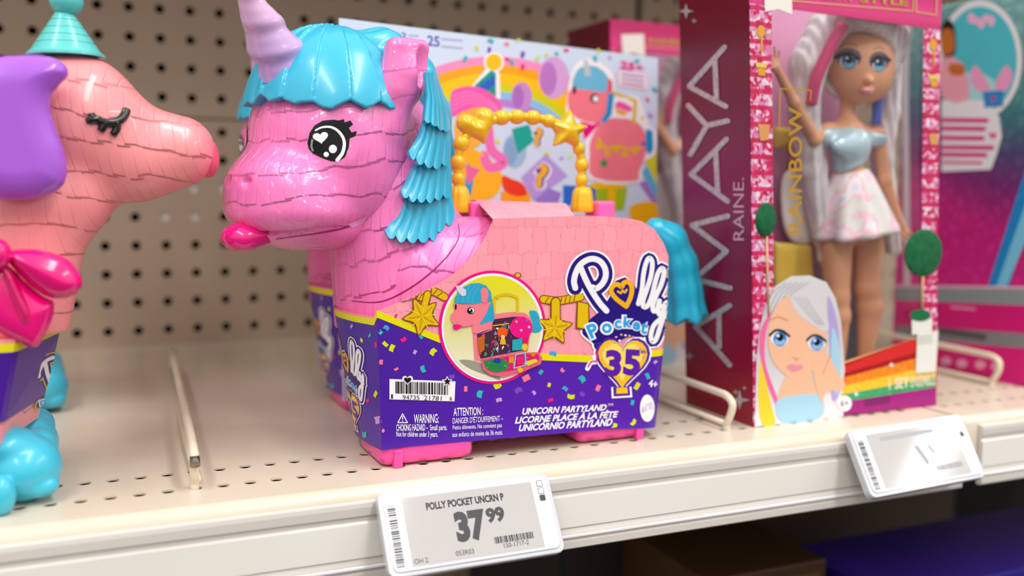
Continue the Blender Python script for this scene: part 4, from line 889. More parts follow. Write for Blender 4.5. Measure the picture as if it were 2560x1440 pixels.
# parcels
pr.poly([(1180, 830), (1290, 800), (1330, 900), (1220, 990)], ink('#18A898', .35), 3); pr.poly([(1240, 1140), (1400, 990), (1540, 1130), (1400, 1230), (1320, 1290)], ink('#B89AE0', .35), 3); pr.poly([(1330, 1280), (1420, 1210), (1500, 1240), (1480, 1300), (1340, 1300)], ink('#9A7AD0', .35), 3.1)
pr.poly([(1120, 1130), (1180, 1150), (1250, 1180), (1280, 1250), (1200, 1260), (1130, 1220)], ink('#E83A1C', .35), 3, 3); pr.poly([(1110, 1230), (1300, 1240), (1300, 1310), (1110, 1310)], ink('#F8A01C', .35), 2.9)
for c, s, r in (((1370, 1130), 170, .25), ((1350, 880), 130, .1)):
    pr.letter('?', c, s*1.1, r, W, 3.5, .16); pr.letter('?', c, s, r, ink('#5A3A90', .35), 3.7, .10); pr.letter('?', c, s*.92, r, ink('#F6B80C', .35), 3.9, .04)
pr.poly([(1510, 1190), (1720, 1200), (1720, 1320), (1510, 1320)], ink('#2A6ACC', .35), 3); pr.poly([(1720, 1200), (1925, 1210), (1900, 1350), (1720, 1350)], ink('#A8C41C', .35), 3); pr.poly([(1800, 1205), (1850, 1207), (1845, 1350), (1795, 1350)], ink('#F8C40C', .35), 3.1); pr.poly([(1690, 1180), (1830, 1170), (1920, 1200), (1720, 1215)], ink('#F8C40C', .35), 3.2, 3)
pr.poly([(2000, 1180), (2060, 1150), (2120, 1300), (2090, 1310)], ink('#A87ACC', .35), 2); pr.poly([(2040, 1040), (2110, 900), (2115, 1280), (2080, 1180)], ink('#D8D42A', .35), 2); pr.poly([(2015, 1110), (2050, 1060), (2115, 1200), (2112, 1280)], ink('#5CB8E0', .35), 2.1)
pr.poly([(1940, 1330), (2020, 1300), (2110, 1310), (2105, 1440), (1960, 1420)], ink('#F6B80C', .35), 3, 3)
# picture of the toy
pr.poly([(1530, 700), (1560, 470), (1640, 380), (1740, 400), (1830, 480), (1850, 620), (1990, 620), (2060, 800), (2110, 850), (2100, 990), (2020, 1050), (1990, 1175), (1680, 1150), (1650, 900), (1540, 800)], W, 4, 3)
pr.poly([(1690, 890), (1780, 770), (1950, 770), (2030, 840), (2048, 960), (2000, 1100), (1970, 1165), (1700, 1140), (1680, 1000)], CP, 4.3, 3); pr.poly([(1545, 700), (1570, 560), (1800, 570), (1790, 720), (1740, 790), (1620, 770)], CP, 4.4, 3); pr.poly([(1570, 560), (1590, 470), (1640, 425), (1730, 430), (1800, 500), (1790, 590), (1680, 580)], ink('#6FBEDD', .35), 4.6, 2)
pr.poly([(1800, 500), (1825, 520), (1828, 600), (1790, 590)], CPd, 4.7); pr.poly([(1800, 600), (1838, 600), (1820, 740), (1780, 790), (1750, 780), (1785, 720)], ink('#1C96D0', .35), 4.8); pr.poly([(1640, 385), (1668, 390), (1690, 490), (1650, 490)], ink('#C8C8CE', .35), 4.9)
pr.disc((1712, 632), 28, 30, K, 4.9, 18); pr.disc((1718, 635), 18, 20, W, 5, 14); pr.disc((1582, 580), 10, 28, K, 4.9, 14); pr.poly([(1620, 780), (1700, 800), (1760, 780), (1650, 900), (1630, 840)], MG, 4.5); pr.poly([(2040, 830), (2085, 840), (2090, 960), (2060, 1000), (2040, 960)], ink('#1C96D0', .35), 4.5)
pr.stroke([(1840, 600), (1975, 650), (1965, 790)], 22, GOLD, 4.6, 0); pr.disc((1893, 695), 66, 68, W, 5, 24); pr.poly([(1840, 680), (1870, 650), (1950, 690), (1940, 720), (1850, 690)], ink('#F45AB0', .35), 5.2, 3); pr.poly([(1842, 690), (1930, 725), (1900, 745), (1855, 730)], ink('#F8A81C', .35), 5.3)
pr.stroke([(1735, 890), (1780, 950), (1860, 940), (1930, 960), (2010, 950)], 16, GOLD, 5, 4)
for x, y in ((1740, 940), (1795, 985), (1850, 960), (1905, 990), (1970, 970)): pr.poly(star_pts((x, y), 30, 15), GOLD, 5.1)
pr.poly(star_pts((1772, 1050), 34, 17), ink('#1F9A50', .35), 5.1); pr.disc((2025, 925), 14, 14, ink('#7A5AC0', .35), 5.1, 12)
pr.text('25+', (1880, 388), (2030, 415), (2025, 465), (1872, 440), ink('#F0288C', .35), 4, .04)
pr.poly([(1855, 450), (2060, 480), (2050, 580), (1868, 555)], ink('#F8D4E8', .35), 3.6); pr.poly([(1866, 460), (2048, 488), (2040, 570), (1878, 545)], ink('#F4E4F2', .35), 3.8)
for k in range(3): pr.stroke([(1890, 478+28*k), (2025, 498+28*k)], 8, ink('#8A4A8A', .35), 4.2, 0)
rn = random.Random(9)
for x, y, c in [(955, 308, 0), (1045, 262, 1), (1148, 282, 2), (1222, 258, 0), (1035, 320, 5), (1530, 322, 3), (1345, 372, 0), (1405, 350, 0), (1468, 345, 1), (1715, 378, 1), (1250, 430, 3), (1180, 400, 1), (1150, 380, 3), (880, 378, 1), (1738, 325, 0), (2052, 640, 3), (2098, 575, 1), (2072, 740, 4), (2018, 760, 0), (1090, 910, 0), (1405, 985, 0), (1500, 1015, 4), (1555, 1005, 0), (1250, 350, 5), (1810, 368, 4), (1985, 392, 1)]:
    a = rn.uniform(0, 3); s = rn.uniform(12, 20); pr.poly([(x+dx*math.cos(a)-dy*math.sin(a), y+dx*math.sin(a)+dy*math.cos(a)) for dx, dy in ((-s, -s*.6), (s, -s*.6), (s, s*.6), (-s, s*.6))], CONF[c], 5.5)
pr.tf = None
for x, y, c in [(849, 700, 3), (851, 737, 3), (847, 730, 3), (850, 668, 3), (846, 760, 1)]: pr.disc((x, y), 3.5, 4.5, CONF[c], 2, 10)
pr.build('card_print', CARD, 'party pictures printed on the card')
# ------------------------------------------------------------------ coral dog toy at the left edge
DOG = thing('toy_dog', 'coral toy dog with purple ears and hot pink bow, front one at left edge', 'toy dog', (0, 40, 0), 'coral dog toys on the shelf')
DC = '#F9979B'; DOGM = pinata(DC, 13.5, 5.2, .3, 1.0, coat=.3)
dP = lambda x, y, yy=40.: onY(x, y, yy)
PXM = .1985
def dog_sdf(X, Y, Z):
    d = ell(X, Y, Z, dP(185, 297), (31, 27, 31)); c = cap(X, Y*1.02-.8, Z, dP(250, 352), dP(447, 378), 22.5, 17.6); d = smin(d, c, 12)
    d = smin(d, ell(X, Y, Z, dP(320, 415), (24, 20, 18)), 10)
    d = smin(d, cap(X, Y, Z, dP(75, 520), dP(24, 850), 27, 25), 16)
    d = smin(d, ell(X, Y, Z, dP(150, 500), (22, 22, 20)), 10)
    d = smin(d, ell(X, Y, Z, (-32, 44, 76), (38, 34, 27)), 14)
    return smax(d, 74.6-Z, 1)
dv, dq = sdf_mesh(dog_sdf, (-74, 4, 60), (100, 74, 212), 1.)
mk('body', dv, dq, DOGM, DOG, True, attrs={'pu': dv[:, 0]-.35*dv[:, 1]+.2*dv[:, 2], 'pv': dv[:, 2]+.10*dv[:, 0]+8}, label='coral moulded head and neck')
PD = P_mesh(dv, dq)
b = MB()
for q, r0, r1 in (([(446, 600), (480, 597), (515, 612), (560, 615), (600, 600), (622, 575), (632, 550)], 2.1, 2.1), ([(432, 607), (450, 602), (468, 597)], 1.3, 2.), ([(455, 566), (460, 580), (468, 596)], 1.5, 2.), ([(522, 612), (512, 638), (502, 654)], 2.1, 1.8), ([(580, 610), (584, 642), (564, 674)], 2.1, 1.7)):
    P_ = [PD(x/2, y/2)[0]+np.array([0, -.3, 0]) for x, y in crv(q, 4)]; m_ = len(P_)
    P_ = [P_[0]+(P_[0]-P_[1])*.5]+P_+[P_[-1]+(P_[-1]-P_[-2])*.5]; b.tube(P_, [.4]+[r0+(r1-r0)*k/(m_-1) for k in range(m_)]+[.4], 10)
b.build('eye', plastic('#0B0B0D', .15, .4), DOG, True, 'closed raised black eye with lashes')
KB = ink('#0B0B0D', .15)
V, Q = sdf_mesh(lambda X, Y, Z: ell(X, Y, Z, dP(520, 395)+np.array([0, 0, 0]), (5.4, 8.5, 10)), tuple(dP(520, 395)-np.array([8, 11, 13])), tuple(dP(520, 395)+np.array([8, 11, 13])), .8)
mk('nose', V, Q, plastic('#EF5E7E', .3, .2), DOG, True, label='rosy nose tip')
VIO = plastic('#AC5EDC', .24, .35)
puff('ear', [(-70, 160), (0, 142), (80, 138), (135, 145), (165, 165), (172, 188), (152, 212), (130, 238), (127, 275), (140, 320), (160, 372), (168, 425), (158, 465), (115, 490), (50, 502), (-20, 495), (-90, 460), (-120, 330), (-100, 210)], 4, 9, 13, VIO, DOG, 1.)
puff('ear', [(-70, 160), (0, 142), (80, 138), (135, 145), (150, 165), (130, 238), (127, 275), (140, 320), (150, 372), (150, 425), (130, 465), (50, 480), (-20, 480), (-90, 440), (-120, 330), (-100, 210)], 76, 8, 12, VIO, DOG, 1.2)
TEAL = plastic('#5CC9C6', .3, .2)
hc = dP(165, 137); hx = dP(166, 30)-hc; b = MB(); HGT = np.linalg.norm(hx)
prof = [(17.5, -1), (17.3, .2), (15.6, 1.4)]
for k in range(5):
    t0, t1 = k/5, (k+.93)/5; prof += [(15.2-11.5*t0+.25, 1.6+t0*(HGT-2)), (15.2-11.5*t1+.3, 1.6+t1*(HGT-2)), (15.2-11.5*t1-.5, 1.9+t1*(HGT-2))]
b.lathe(prof, hc, hx+np.array([-1.0, 0, 0]), 40); b.build('party_hat', TEAL, DOG, True, 'teal cone hat', sharp=35)
bc = dP(166, 2); V, Q = sdf_mesh(lambda X, Y, Z: np.sqrt((X-bc[0])**2+(Y-bc[1])**2+(Z-bc[2])**2)-7.6, tuple(bc-10), tuple(bc+10), .8); mk('pompom', V, Q, TEAL, DOG, True)
BOW = plastic('#F0057E', .2, .4)
puff('bow_loop', [(12, 640), (40, 622), (100, 624), (165, 645), (200, 685), (207, 712), (190, 735), (155, 748), (110, 738), (60, 700)], -3, 10, 12, BOW, DOG, 1.)
puff('bow_loop', [(-10, 650), (30, 670), (75, 715), (112, 742), (135, 755), (132, 795), (112, 840), (88, 870), (50, 858), (-20, 820), (-60, 760)], -1, 8, 9, BOW, DOG, 1.)
puff('bow_fold', [(5, 668), (30, 680), (55, 728), (78, 775), (76, 805), (58, 812), (40, 780), (20, 730)], -7, 4.5, 5, plastic('#D8046C', .25, .3), DOG, .8)
puff('bow_knot', [(-40, 600), (0, 596), (24, 612), (30, 645), (10, 672), (-40, 670)], -9, 8, 9, BOW, DOG, 1.)
# torso with printed band
tA, tB = onY(45, 868, -5), onY(150, 853, 52); bA, bB = onY(4, 1085, -5), onY(103, 1037, 52)
zt, zb = 74., 35.
def dwall(off, z):
    t = (z-zb)/(zt-zb); A = bA+(tA-bA)*t; B = bB+(tB-bB)*t; o = off
    return [(-66-o, A[1]+6, z), (A[0]-6, A[1]-o, z), (A[0]-1.5, A[1]-o+.4, z), (A[0]+o, A[1]+3, z), (B[0]+o, B[1]-3, z), (B[0]+o*.5, B[1]+6, z), (B[0]-14, B[1]+28, z), (-66, B[1]+28, z)]
def dog_ring(name, z0, z1, off, mat, lab=None, caps=False):
    a, c = dwall(off, z0), dwall(off, z1); n = len(a); b = MB(); b.add(a+c, [(i, (i+1) % n, n+(i+1) % n, n+i) for i in range(n)]+([tuple(range(n-1, -1, -1)), tuple(range(n, 2*n))] if caps else []))
    return mk(name, b.v, b.f, mat, DOG, False, label=lab, attrs={'pu': [p[0]+p[1] for p in b.v], 'pv': [p[2] for p in b.v]}), b
dog_ring('torso', 30, 77, 0, DOGM, None, True)
SL, sb = dog_ring('sleeve', 40.5, 71.5, .6, grad_mat('print_purple_dog', [(0, '#4A1798'), (1, '#43128F')], 2, 40, 72, .22), 'purple printed sleeve')
dog_ring('yellow_stripe', 71.5, 75.3, .7, ink('#E4DC10', .3))
PDG = P_mesh([p for p in dwall(.7, 36)]+[p for p in dwall(.7, 74)], [(i, (i+1) % 8, 8+(i+1) % 8, 8+i) for i in range(8)])
def dtf(x, y): return (93+(x-110)*.19-(y-90)*.046, 880+(y-90)*.19)
pr = Print(PDG, 40, .1, tf=dtf); logo(pr, '#D8CC20', 3); pr.build('logo', SL, 'brand lettering with a yellow outline')
# rounded blue paw shoes
SH = plastic('#41C2DE', .28, .25)
def shoe(cx, cy, dy):
    q = lambda x, y, yy: onY(x, y, yy)+np.array([cx, dy, cy])
    def f(X, Y, Z):
        d = ell(X, Y, Z, q(58, 1168, 12), (16.5, 17, 15.5)); d = smin(d, ell(X, Y, Z, q(95, 1118, 30), (9, 12, 9.5)), 1.5)
        d = smin(d, ell(X, Y, Z, q(98, 1213, 4), (8.5, 7, 5.6)), .8); d = smin(d, ell(X, Y, Z, q(122, 1180, 30), (5, 6, 5)), .8); d = smin(d, ell(X, Y, Z, q(2, 1238, -8), (6.2, 6, 9)), .8); d = smin(d, ell(X, Y, Z, q(10, 1110, 12), (14, 14, 8)), 3)
        return smax(d, .1-Z, .5)
    V, Q = sdf_mesh(f, (-32+cx, -24+dy, -1), (34+cx, 56+dy, 50), .9); mk('shoe', V, Q, SH, DOG, True, label='rounded sky blue shoe')
shoe(0, 0, 0); shoe(-48, 0, 0); shoe(-2, 0, 46)
DOG2 = copy_tree(DOG); DOG2.location = Vector((2., 236, 0))*S; DOG2['label'] = 'second coral toy dog behind the first, only its blue shoe showing past the purple sleeve'
# ------------------------------------------------------------------ dark red window box with a doll
BOX = thing('doll_box', 'tall dark red doll box with silver side lettering beside the wire divider, front one', 'doll box', (478, 36, 0), 'dark red doll boxes')
A0, B0, C0, D0 = [np.array(p, float) for p in ((401.7, -1, 0), (555.3, 3, 0), (554, 76, 0), (402, 71.5, 0))]
SHV = np.array([-13.2/264, 0, 1.])
HB = 274.
up = lambda p, z: p+SHV*z
RED = grad_mat('print_dark_red', [(0, '#8E0A26'), (.35, '#780A38'), (.55, '#7C0A4C'), (.75, '#6A0A34'), (1, '#6E0720')], 2, 0, 265, .3)
def panel(name, P, mat, lab=None, t=.5):
    o = mk(name, P, [tuple(range(len(P)))], mat, BOX, label=lab); thicken(o, t, 0); return o
SIDE = panel('side_panel', [A0, up(A0, HB), up(D0, HB), D0], RED, 'dark red side with silver lettering')
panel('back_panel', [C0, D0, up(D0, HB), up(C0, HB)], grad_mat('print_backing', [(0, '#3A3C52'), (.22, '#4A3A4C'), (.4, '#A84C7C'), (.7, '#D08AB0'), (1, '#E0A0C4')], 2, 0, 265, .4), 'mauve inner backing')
panel('bottom_panel', [A0+[0, 0, .6], B0+[0, 0, .6], C0+[0, 0, .6], D0+[0, 0, .6]], ink('#7A0A2A', .3))
CLR = clear_mat('clear_window'); mk('top_window', [up(A0, HB), up(B0, HB), up(C0, HB), up(D0, HB)], [(0, 1, 2, 3)], CLR, BOX, label='clear top')
mk('side_window', [B0, C0, up(C0, HB), up(B0, HB)], [(0, 1, 2, 3)], CLR, BOX, label='clear right side')
FN = np.array([.026, -1, 0]); FN /= np.linalg.norm(FN); PFR = P_plane(A0, FN)
win = [up(A0, 1)+FN*-.6, up(B0, 1)+FN*-.6, up(B0, HB-1)+FN*-.6, up(A0, HB-1)+FN*-.6]
mk('window', win, [(0, 1, 2, 3)], CLR, BOX, label='clear plastic front window')
# printed card frame around the window
def seq_mat():
    m, nt, bs = bsdf('sequin_print'); L = nt.links.new; tc = N(nt, 'ShaderNodeTexCoord'); v = N(nt, 'ShaderNodeTexVoronoi'); v.inputs['Scale'].default_value = 420; L(tc.outputs['Object'], v.inputs['Vector'])
    sx = N(nt, 'ShaderNodeSeparateXYZ'); L(tc.outputs['Object'], sx.inputs[0]); rw = math_n(nt, 'FRACT', math_n(nt, 'MULTIPLY', sx.outputs[2], 105)); ro = math_n(nt, 'GREATER_THAN', rw, .3)
    r = N(nt, 'ShaderNodeValToRGB'); cr = r.color_ramp
    for _ in range(2): cr.elements.new(.5)
    for e_, (p, c) in zip(cr.elements, ((0, '#B4123E'), (.3, '#D82468'), (.55, '#D884B4'), (1, '#F1E2EE'))): e_.position = p; e_.color = lin(c)
    sp = N(nt, 'ShaderNodeSeparateColor'); L(v.outputs['Color'], sp.inputs[0]); L(math_n(nt, 'MULTIPLY', sp.outputs[0], math_n(nt, 'ADD', .35, math_n(nt, 'MULTIPLY', ro, .65))), r.inputs[0])
    L(r.outputs[0], bs.inputs['Base Color']); bs.inputs['Roughness'].default_value = .25; return m
SEQ = seq_mat(); HDR = grad_mat('print_header', [(0, '#B8195C'), (.5, '#E23A86'), (1, '#C21A66')], 2, 244, 268, .3)
def front(name, px, mat, lab=None, t=.6):
    o = mk(name, [PFR(*p)[0]+FN*t for p in px], [tuple(range(len(px)))], mat, BOX, label=lab); thicken(o, .3, 0); return o
ftop = lambda q: up(q, HB)
fl = front('frame_strip', [(1882, 1067), (1935, 1063), (1927, 28), (1872, 2)], SEQ, 'pink sequin printed strip')
front('frame_strip', [(2300, 1020), (2338, 1014), (2349, 66), (2307, 60)], SEQ, 'pink sequin printed strip')
hd = mk('header', [PFR(1872, 8)[0], PFR(2349, 76)[0]+[0, 0, 0], up(B0, HB), up(A0, HB)], [(0, 1, 2, 3)], HDR, BOX, label='pink header with gold rules'); thicken(hd, .8, 1)
# note: lower corner follows the header's edge in the photo
pr = Print(P_plane(A0+FN*1.0, FN), 80, .1)
gold = ink('#C79A3A', .25)
for q in ([(1975, 2), (2282, 28), (2284, -26)], [(2290, 30), (2340, 38), (2342, -22)], [(2290, 30), (2290, -26)]): pr.stroke(q, 3.5, ink('#D9A27A', .3), 1, 0)
pr.text('STYLE', (2150, -12), (2268, -4), (2268, 16), (2150, 6), gold, 2, .03); pr.text('RAINBOW', (1992, -26), (2135, -14), (2135, 4), (1992, -6), gold, 2, .03)
pr.poly([(1908, -40), (1978, -40), (1980, 36), (1944, 22), (1912, 30)], ink('#F0ECE2', .4), 3)
for k in range(6): pr.poly(star_pts((1905+(k % 3)*9, 85), 4, 2), gold, 2)
def lampicon(x, y, s):
    Y_ = ink('#E2A22A', .3); pr.disc((x, y), 10*s, 15*s, Y_, 2, 16); pr.stroke([(x+1, y+12*s), (x+2, y+55*s)], 4*s, Y_, 2, 0); pr.poly([(x-14*s, y+78*s), (x+16*s, y+80*s), (x+13*s, y+92*s), (x-11*s, y+90*s)], ink('#E9C46A', .3), 2); pr.poly([(x-8*s, y+92*s), (x+12*s, y+94*s), (x+10*s, y+112*s), (x-6*s, y+110*s)], Y_, 2)
lampicon(1902, 78, 1); lampicon(2333, 112, .95)
pr.poly([(1895, 310), (1925, 312), (1920, 350), (1900, 352)], ink('#D89A5A', .3), 2); pr.poly([(2322, 335), (2346, 335), (2342, 362), (2326, 362)], ink('#D89A5A', .3), 2)
pr.build('header_print', hd, 'gold lettering, hanging ribbon and lamp icons')
# printed topiary balls: low felt domes glued on the frame
GRN = noise_mat('green_felt', '#04532F', '#0A6B3E', 220., .9, .3)
def topiary(x, y, rx, ry, stem, lab):
    c = PFR(x, y)[0]; s_ = np.linalg.norm(PFR(x+rx, y)[0]-c); z_ = np.linalg.norm(PFR(x, y+ry)[0]-c)
    b = MB(); b.tube([PFR(*stem[0])[0]+FN*1.4, PFR(*stem[1])[0]+FN*1.4], .7, 8); st = b.build('topiary_stem', noise_mat('pale_wood', '#C9A46A', '#D8B880', 60, .6), BOX, True)
    V, Q = sdf_mesh(lambda X, Y, Z: ell(X, Y, Z, c+FN*1.2, (s_, 2.6, z_)), tuple(c+FN*1.2-np.array([s_+2, 5, z_+2])), tuple(c+FN*1.2+np.array([s_+2, 5, z_+2])), .6); mk('topiary', V, Q, GRN, BOX, True, label=lab)
topiary(1911, 549, 25, 43, ((1913, 590), (1917, 790)), 'small green felt ball on a thin stem'); topiary(2305, 632, 45, 59, ((2303, 690), (2301, 775)), 'large green felt ball on a thin stem')
# tag with blank code field, white pot and dome
tg = front('tag', [(2274, 800), (2325, 795), (2324, 830), (2340, 826), (2334, 928), (2284, 932), (2288, 834), (2275, 836)], ink('#ECEAE4', .4), 'white paper tag', 1.8)
pr = Print(P_plane(A0+FN*2.0, FN), 80, .1)
pr.disc((2300, 788), 26, 15, ink('#0A6B3E', .8), 2, 24)
for k in range(3): pr.stroke([(2296, 842+8*k), (2330, 838+8*k)], 2, ink('#B9B6B0'), 2, 0)
pr.build('tag_print', tg)
# bottom panel with rainbow bands, and a cut-out portrait (plain stand-in)
bp_ = front('rainbow_panel', [(2050, 1043), (2338, 1014), (2341, 850), (2268, 852), (2100, 905), (2050, 925)], ink('#C8302A', .3), 'rainbow striped lower panel', .8)
pr = Print(P_plane(A0+FN*1.0, FN), 60, .1)
L0 = [(2050, 925), (2275, 849)]; 
def stripe(a, c, col):     # fractions down the panel
    tl, tr, bl2, br2 = (2055, 922), (2278, 848), (2055, 1042), (2338, 1013)
    tr2 = (2341, 826)
    f = lambda p, q, t: (p[0]+(q[0]-p[0])*t, p[1]+(q[1]-p[1])*t)
    pr.poly([f(tl, bl2, a), f(tr2, br2, a) if a > .15 else tr, f(tr2, br2, c), f(tl, bl2, c)], col, 1)
spark = lambda nm, h1, h2: noise_mat(nm, h1, h2, 900., .3, det=2)
for a, c, m in ((0., .06, ink('#E0B070', .3)), (.06, .14, ink('#B0121E', .3)), (.14, .22, ink('#D82A28', .3)), (.22, .30, ink('#A8101C', .3)), (.30, .46, spark('glitter_orange', '#E86A10', '#F6A428')), (.46, .62, spark('glitter_yellow', '#F0B010', '#F8D848')), (.62, .76, spark('glitter_green', '#1C8A4E', '#4AB87C')), (.76, 1., ink('#A0107E', .3))): stripe(a, c, m)
pr.text('1 SET', (2222, 948), (2272, 942), (2272, 968), (2222, 974), ink('#F4E8D0', .3), 2, .02); pr.text('ENSEMBLE', (2276, 942), (2338, 934), (2338, 962), (2276, 968), ink('#F4E8D0', .3), 2, .01)
pr.poly([(2160, 1000), (2225, 990), (2225, 1008), (2160, 1018)], ink('#7C0A62', .3), 2); pass
for x, y in ((2228, 912), (2140, 985), (2080, 985)): pr.poly(star_pts((x, y), 7, 3, 4), W, 2)
pr.build('rainbow_print', bp_, 'glitter stripes and set lettering')
por = [(1884, 1066), (1888, 900), (1893, 840), (1905, 780), (1935, 715), (1975, 690), (2020, 688), (2062, 705), (2085, 745), (2098, 800), (2104, 860), (2108, 925), (2100, 990), (2105, 1030), (2104, 1044)]
pt = front('portrait_panel', por, grad_mat('print_silver_hair', [(0, '#EDE9EE'), (.5, '#CFCBD0'), (1, '#DAD7DA')], 2, 0, 95, .35), 'die cut portrait with long silver hair', 1.25)
pr = Print(P_plane(A0+FN*1.45, FN), 60, .1)
SK = ink('#F4BE9C', .35); SKd = ink('#E89A78', .35); HP = ink('#F06AA4', .35); HY = ink('#F0D030', .35); LV = ink('#B4A2DC', .35); LB = ink('#A9D4EC', .35)
pr.poly([(1905, 880), (1915, 950), (1930, 1020), (1938, 1058), (1905, 1062), (1895, 980)], HY, 1, 3)
pr.poly([(1930, 775), (1915, 830), (1912, 900), (1930, 960), (1950, 1010), (1968, 1050), (1958, 1050), (1925, 980), (1902, 900), (1900, 830)], HP, 1.2, 3)
pr.poly([(2070, 740), (2092, 800), (2100, 900), (2098, 980), (2080, 1000), (2076, 900), (2072, 820)], LV, 1.1, 3); pr.poly([(2080, 820), (2100, 880), (2096, 980), (2080, 960)], LB, 1.3, 3)
pr.poly([(1965, 940), (2020, 930), (2040, 975), (2060, 985), (2010, 1000), (1945, 1010)], SK, 1.4, 3); pr.poly([(1940, 1005), (1975, 990), (2040, 985), (2058, 1000), (2050, 1045), (1955, 1056)], LB, 1.6, 3)
pr.poly([(1920, 850), (1928, 790), (1960, 745), (2010, 740), (2050, 780), (2065, 840), (2058, 890), (2030, 930), (1990, 950), (1960, 935), (1930, 900)], SK, 2, 4)
pr.poly([(1975, 745), (2010, 728), (2050, 745), (2070, 800), (2066, 830), (2030, 812), (1995, 785)], ink('#D8D4D8', .35), 2.6, 4)
for k in range(4): pr.stroke([(1985+9*k, 742), (2010+8*k, 775), (2045+5*k, 812)], 2.2, ink('#B8B4BA', .35), 2.8)
for k in range(5): pr.stroke([(1910+8*k, 790), (1930+12*k, 735), (1965+14*k, 706)], 2.2, ink('#B9B5BC', .35), 1.2)
def eye(x, y, s, sl):
    pr.disc((x, y), 22*s, 19*s, W, 3, 22, sl); pr.disc((x+1, y+1), 17*s, 18*s, ink('#3E7FD0', .3), 3.2, 20); pr.disc((x+1, y+7*s), 13*s, 9*s, ink('#8CC8F4', .3), 3.3, 16); pr.disc((x+1, y-3), 9*s, 10*s, KB, 3.4, 14); pr.disc((x-4, y-7), 4*s, 4*s, W, 3.5, 10)
    pr.stroke([(x-24*s, y-6*s+sl*-24), (x-10*s, y-19*s-sl*10), (x+8*s, y-19*s+sl*8), (x+24*s, y-8*s+sl*24)], 6, KB, 3.6, 4)
eye(1948, 846, 1., .1); eye(2040, 858, .95, .1)
pr.stroke([(1925, 800), (1945, 792), (1968, 800)], 4, SKd, 3, 4); pr.poly([(1978, 890), (1990, 896), (2000, 892), (1990, 902)], SKd, 3); pr.poly([(1966, 915), (1980, 910), (1990, 913), (2002, 912), (2008, 918), (1990, 928), (1975, 926)], ink('#EE92A8', .3), 3, 3)
pr.poly([(2052, 1005), (2030, 920), (2055, 890), (2070, 885), (2092, 930), (2112, 960), (2100, 975), (2065, 980)], SK, 3.2, 3); pr.stroke([(2056, 935), (2070, 900), (2076, 888)], 3, SKd, 3.4)
pr.disc((2110, 1008), 18, 20, W, 4, 24); pr.text('6+', (2100, 1000), (2120, 999), (2120, 1015), (2100, 1016), K, 4.4, .01)
pr.build('portrait_print', pt, 'printed face with blue eyes')
# lettering on the side panel
pr = Print(P_plane(A0+np.array([-.3, 0, 0]), np.array([-1., 0, -.05])), 60, .12)
SV = noise_mat('silver_glitter', '#A8A2A4', '#CFC9CC', 500., .3, metallic=.25, det=2)
for q in ([(1812, 118), (1724, 216), (1815, 266)], [(1788, 150), (1792, 244)], [(1722, 264), (1768, 314), (1727, 386)], [(1768, 314), (1820, 302)], [(1817, 348), (1729, 436), (1820, 503)], [(1790, 382), (1795, 478)],
          [(1820, 540), (1731, 563), (1817, 628), (1746, 690)], [(1746, 700), (1826, 720)], [(1825, 764), (1740, 816), (1825, 912)], [(1798, 786), (1799, 866)]): pr.stroke(q, 13, SV, 2, 0)
pr.text('RAINE.', (1834, 601), (1834, 444), (1861, 444), (1861, 601), ink('#C9A8B8', .35), 2)
for x, y, r in ((1716, 28, 20), (1736, 52, 8), (1700, -10, 12), (1850, 1000, 26), (1840, 980, 9), (1862, 970, 7), (1725, 890, 12)): pr.poly(star_pts((x, y), r, r*.3, 4), SV, 2)
pr.build('side_lettering', SIDE, 'large silver glitter lettering running up the side')
# window lettering
pr = Print(P_plane(A0+FN*.3, FN), 60, .1)
GD = ink('#B98A22', .22); pr.text('RAINBOW', (1970, 586), (1972, 268), (2006, 266), (2004, 584), GD, 1, .012)
pr.stroke([(1948, 320), (1950, 222), (2028, 226), (2026, 250)], 3, GD, 1, 0)
pr.build('window_lettering', BOX, 'gold vertical lettering on the window')
